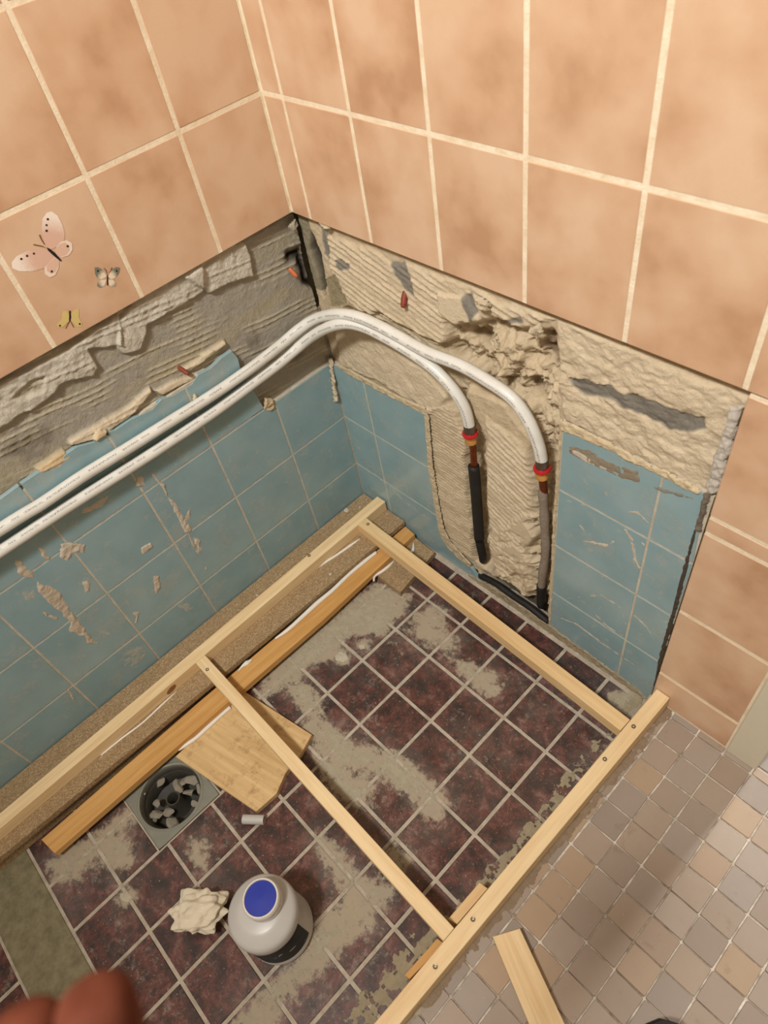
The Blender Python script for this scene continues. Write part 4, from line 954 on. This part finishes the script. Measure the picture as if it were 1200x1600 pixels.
# ------------------------------------------------------------------ the photographer's hand at the lower left
def ray(u, v, d):
    r = ROT.T @ np.array([(u - 600) / F_PX, (v - 800) / F_PX, 1]); return Vector(CAM + r * d)
def skin_chain(name, chains, parent=None):
    me = bpy.data.meshes.new(name); V = []; E = []; Rr = []
    root = 0
    for ch in chains:
        prev = None
        for item in ch:
            if isinstance(item, int): prev = item; continue
            p, r = item; V.append(p); Rr.append(r)
            if prev is not None: E.append((prev, len(V) - 1))
            prev = len(V) - 1
    me.from_pydata([tuple(v) for v in V], E, [])
    o = bpy.data.objects.new(name, me); link(o)
    md = o.modifiers.new('skin', 'SKIN'); md.use_smooth_shade = True
    for i, r in enumerate(Rr): me.skin_vertices[0].data[i].radius = (r, r)
    me.skin_vertices[0].data[0].use_root = True
    sb = o.modifiers.new('sub', 'SUBSURF'); sb.levels = 2; sb.render_levels = 2
    me.materials.append(M['skin']); return o
hd = .19
K = hd / F_PX
chains = [
    [(ray(110, 2150, .24), .026), (ray(100, 1960, .225), .022)],                        # wrist, palm
    [1, (ray(172, 1800, .20), .0132), (ray(168, 1660, .187), .0126), (ray(150, 1572, .184), .0120), (ray(140, 1540, .183), .0088)],
    [1, (ray(75, 1840, .205), .0122), (ray(52, 1700, .193), .0120), (ray(44, 1610, .19), .0114), (ray(40, 1572, .19), .0084)],
    [1, (ray(-40, 1880, .21), .0115), (ray(-110, 1760, .198), .0108), (ray(-140, 1690, .192), .0098), (ray(-150, 1655, .19), .0075)],
    [1, (ray(-120, 1930, .215), .0105), (ray(-220, 1840, .205), .0092), (ray(-260, 1785, .20), .0085), (ray(-275, 1755, .198), .0068)],
    [1, (ray(270, 1960, .215), .0125), (ray(370, 1850, .205), .0105), (ray(400, 1770, .20), .0095), (ray(405, 1735, .20), .0072)],
    [0, (ray(140, 2600, .30), .030), (ray(150, 3300, .42), .036)],
]
hand = skin_chain('hand', chains)
tag(hand, "photographer's blurred fingertips in the lower left corner close to the lens", 'hand')

# ------------------------------------------------------------------ small last things
kc = Vector(onA(266, 1075, .0890)); kn = prism('knot', ell((kc.y, kc.z), .0125, .0072, .35), 'A', kc.x - .0012, kc.x + .0004, plain('pine_knot', srgb(150, 104, 66), .6, .3, 0, .35, 160))
bpy.context.view_layer.update()
yy = -kc.y; kn.location = (.0735 + .0135 + (.0850 - .0735) * (yy - .0035) / 1.0865 - kc.x, kc.y, kc.z)
kn.parent = r1; kn.matrix_parent_inverse = r1.matrix_world.inverted(); kn['label'] = 'brown knot in the side of the rail'
for i, (u, v, q) in enumerate(((541, 797, .006), (562, 792, .0025), (516, 897, .0035), (402, 930, .003))):
    p = onF(u, v, .046)
    o = splat('sealant_drop', 'F', [(u + q * 700 * math.cos(a) * (1 + .2 * math.sin(3 * a + i)), v + q * 600 * math.sin(a)) for a in np.linspace(0, 6.283, 12)[:-1]], .0018, (214, 208, 194), seed=500 + i, wob=.0006, res=.0008, d=.0462, edge=.002, kind=None)
    if o: tag(o, ('largest grey-white filler drop on the chipboard strip near the wall corner', 'tiny filler drop on the chipboard strip beside the largest drop', 'small filler drop on the chipboard between rail and plywood strip', 'filler drop on the chipboard strip halfway along the rail')[i], 'filler', 'filler drops on the chipboard')
# toe of a dark shoe on the mosaic
t0 = Vector(onF(1049, 1598, .060)); back = Vector((onF(1049, 1750, .06) - onF(1049, 1598, .06))).normalized(); back.z = 0; back.normalize(); side = Vector((-back.y, back.x, 0))
sh = thing('shoe', 'dark grey shoe whose toe just shows at the bottom edge on the mosaic', 'shoe', (t0.x, t0.y, MZ))
def loft(name, secs, mt):
    V = []; Fc = []; n = 20
    for d, w, h, b in secs:
        for k in range(n):
            a = 2 * math.pi * k / n; c, q = math.cos(a), math.sin(a)
            V.append(Vector((t0.x, t0.y, 0)) + back * d + side * (w * c) + Vector((0, 0, MZ + b + (h * (q * .5 + .5)) if h > .02 else MZ + b + h * (q * .5 + .5))))
    for i in range(len(secs) - 1):
        for k in range(n): Fc.append((i * n + k, i * n + (k + 1) % n, (i + 1) * n + (k + 1) % n, (i + 1) * n + k))
    Fc.append(tuple(range(n))[::-1]); Fc.append(tuple(range((len(secs) - 1) * n, len(secs) * n)))
    o = mesh(name, V, Fc, mt, sh, True); bm = bmesh.new(); bm.from_mesh(o.data); bmesh.ops.recalc_face_normals(bm, faces=bm.faces[:]); bm.to_mesh(o.data); bm.free(); return o
loft('upper', [(.0, .012, .026, .012), (.010, .028, .036, .010), (.03, .040, .044, .010), (.06, .046, .050, .010), (.11, .046, .062, .010), (.16, .040, .080, .010), (.21, .038, .090, .010), (.26, .034, .088, .010), (.275, .022, .060, .012)], plain('dark_shoe', srgb(52, 50, 54), .7, .3, 0, .2, 200))
loft('sole', [(-.003, .014, .0145, .0015), (.008, .032, .0145, .0012), (.03, .044, .0145, .0012), (.07, .049, .0145, .0012), (.13, .046, .0145, .0012), (.20, .041, .0145, .0012), (.26, .037, .0145, .0012), (.279, .024, .0145, .0012)], plain('shoe_sole', srgb(38, 36, 36), .8, .2, 0, .2, 200))
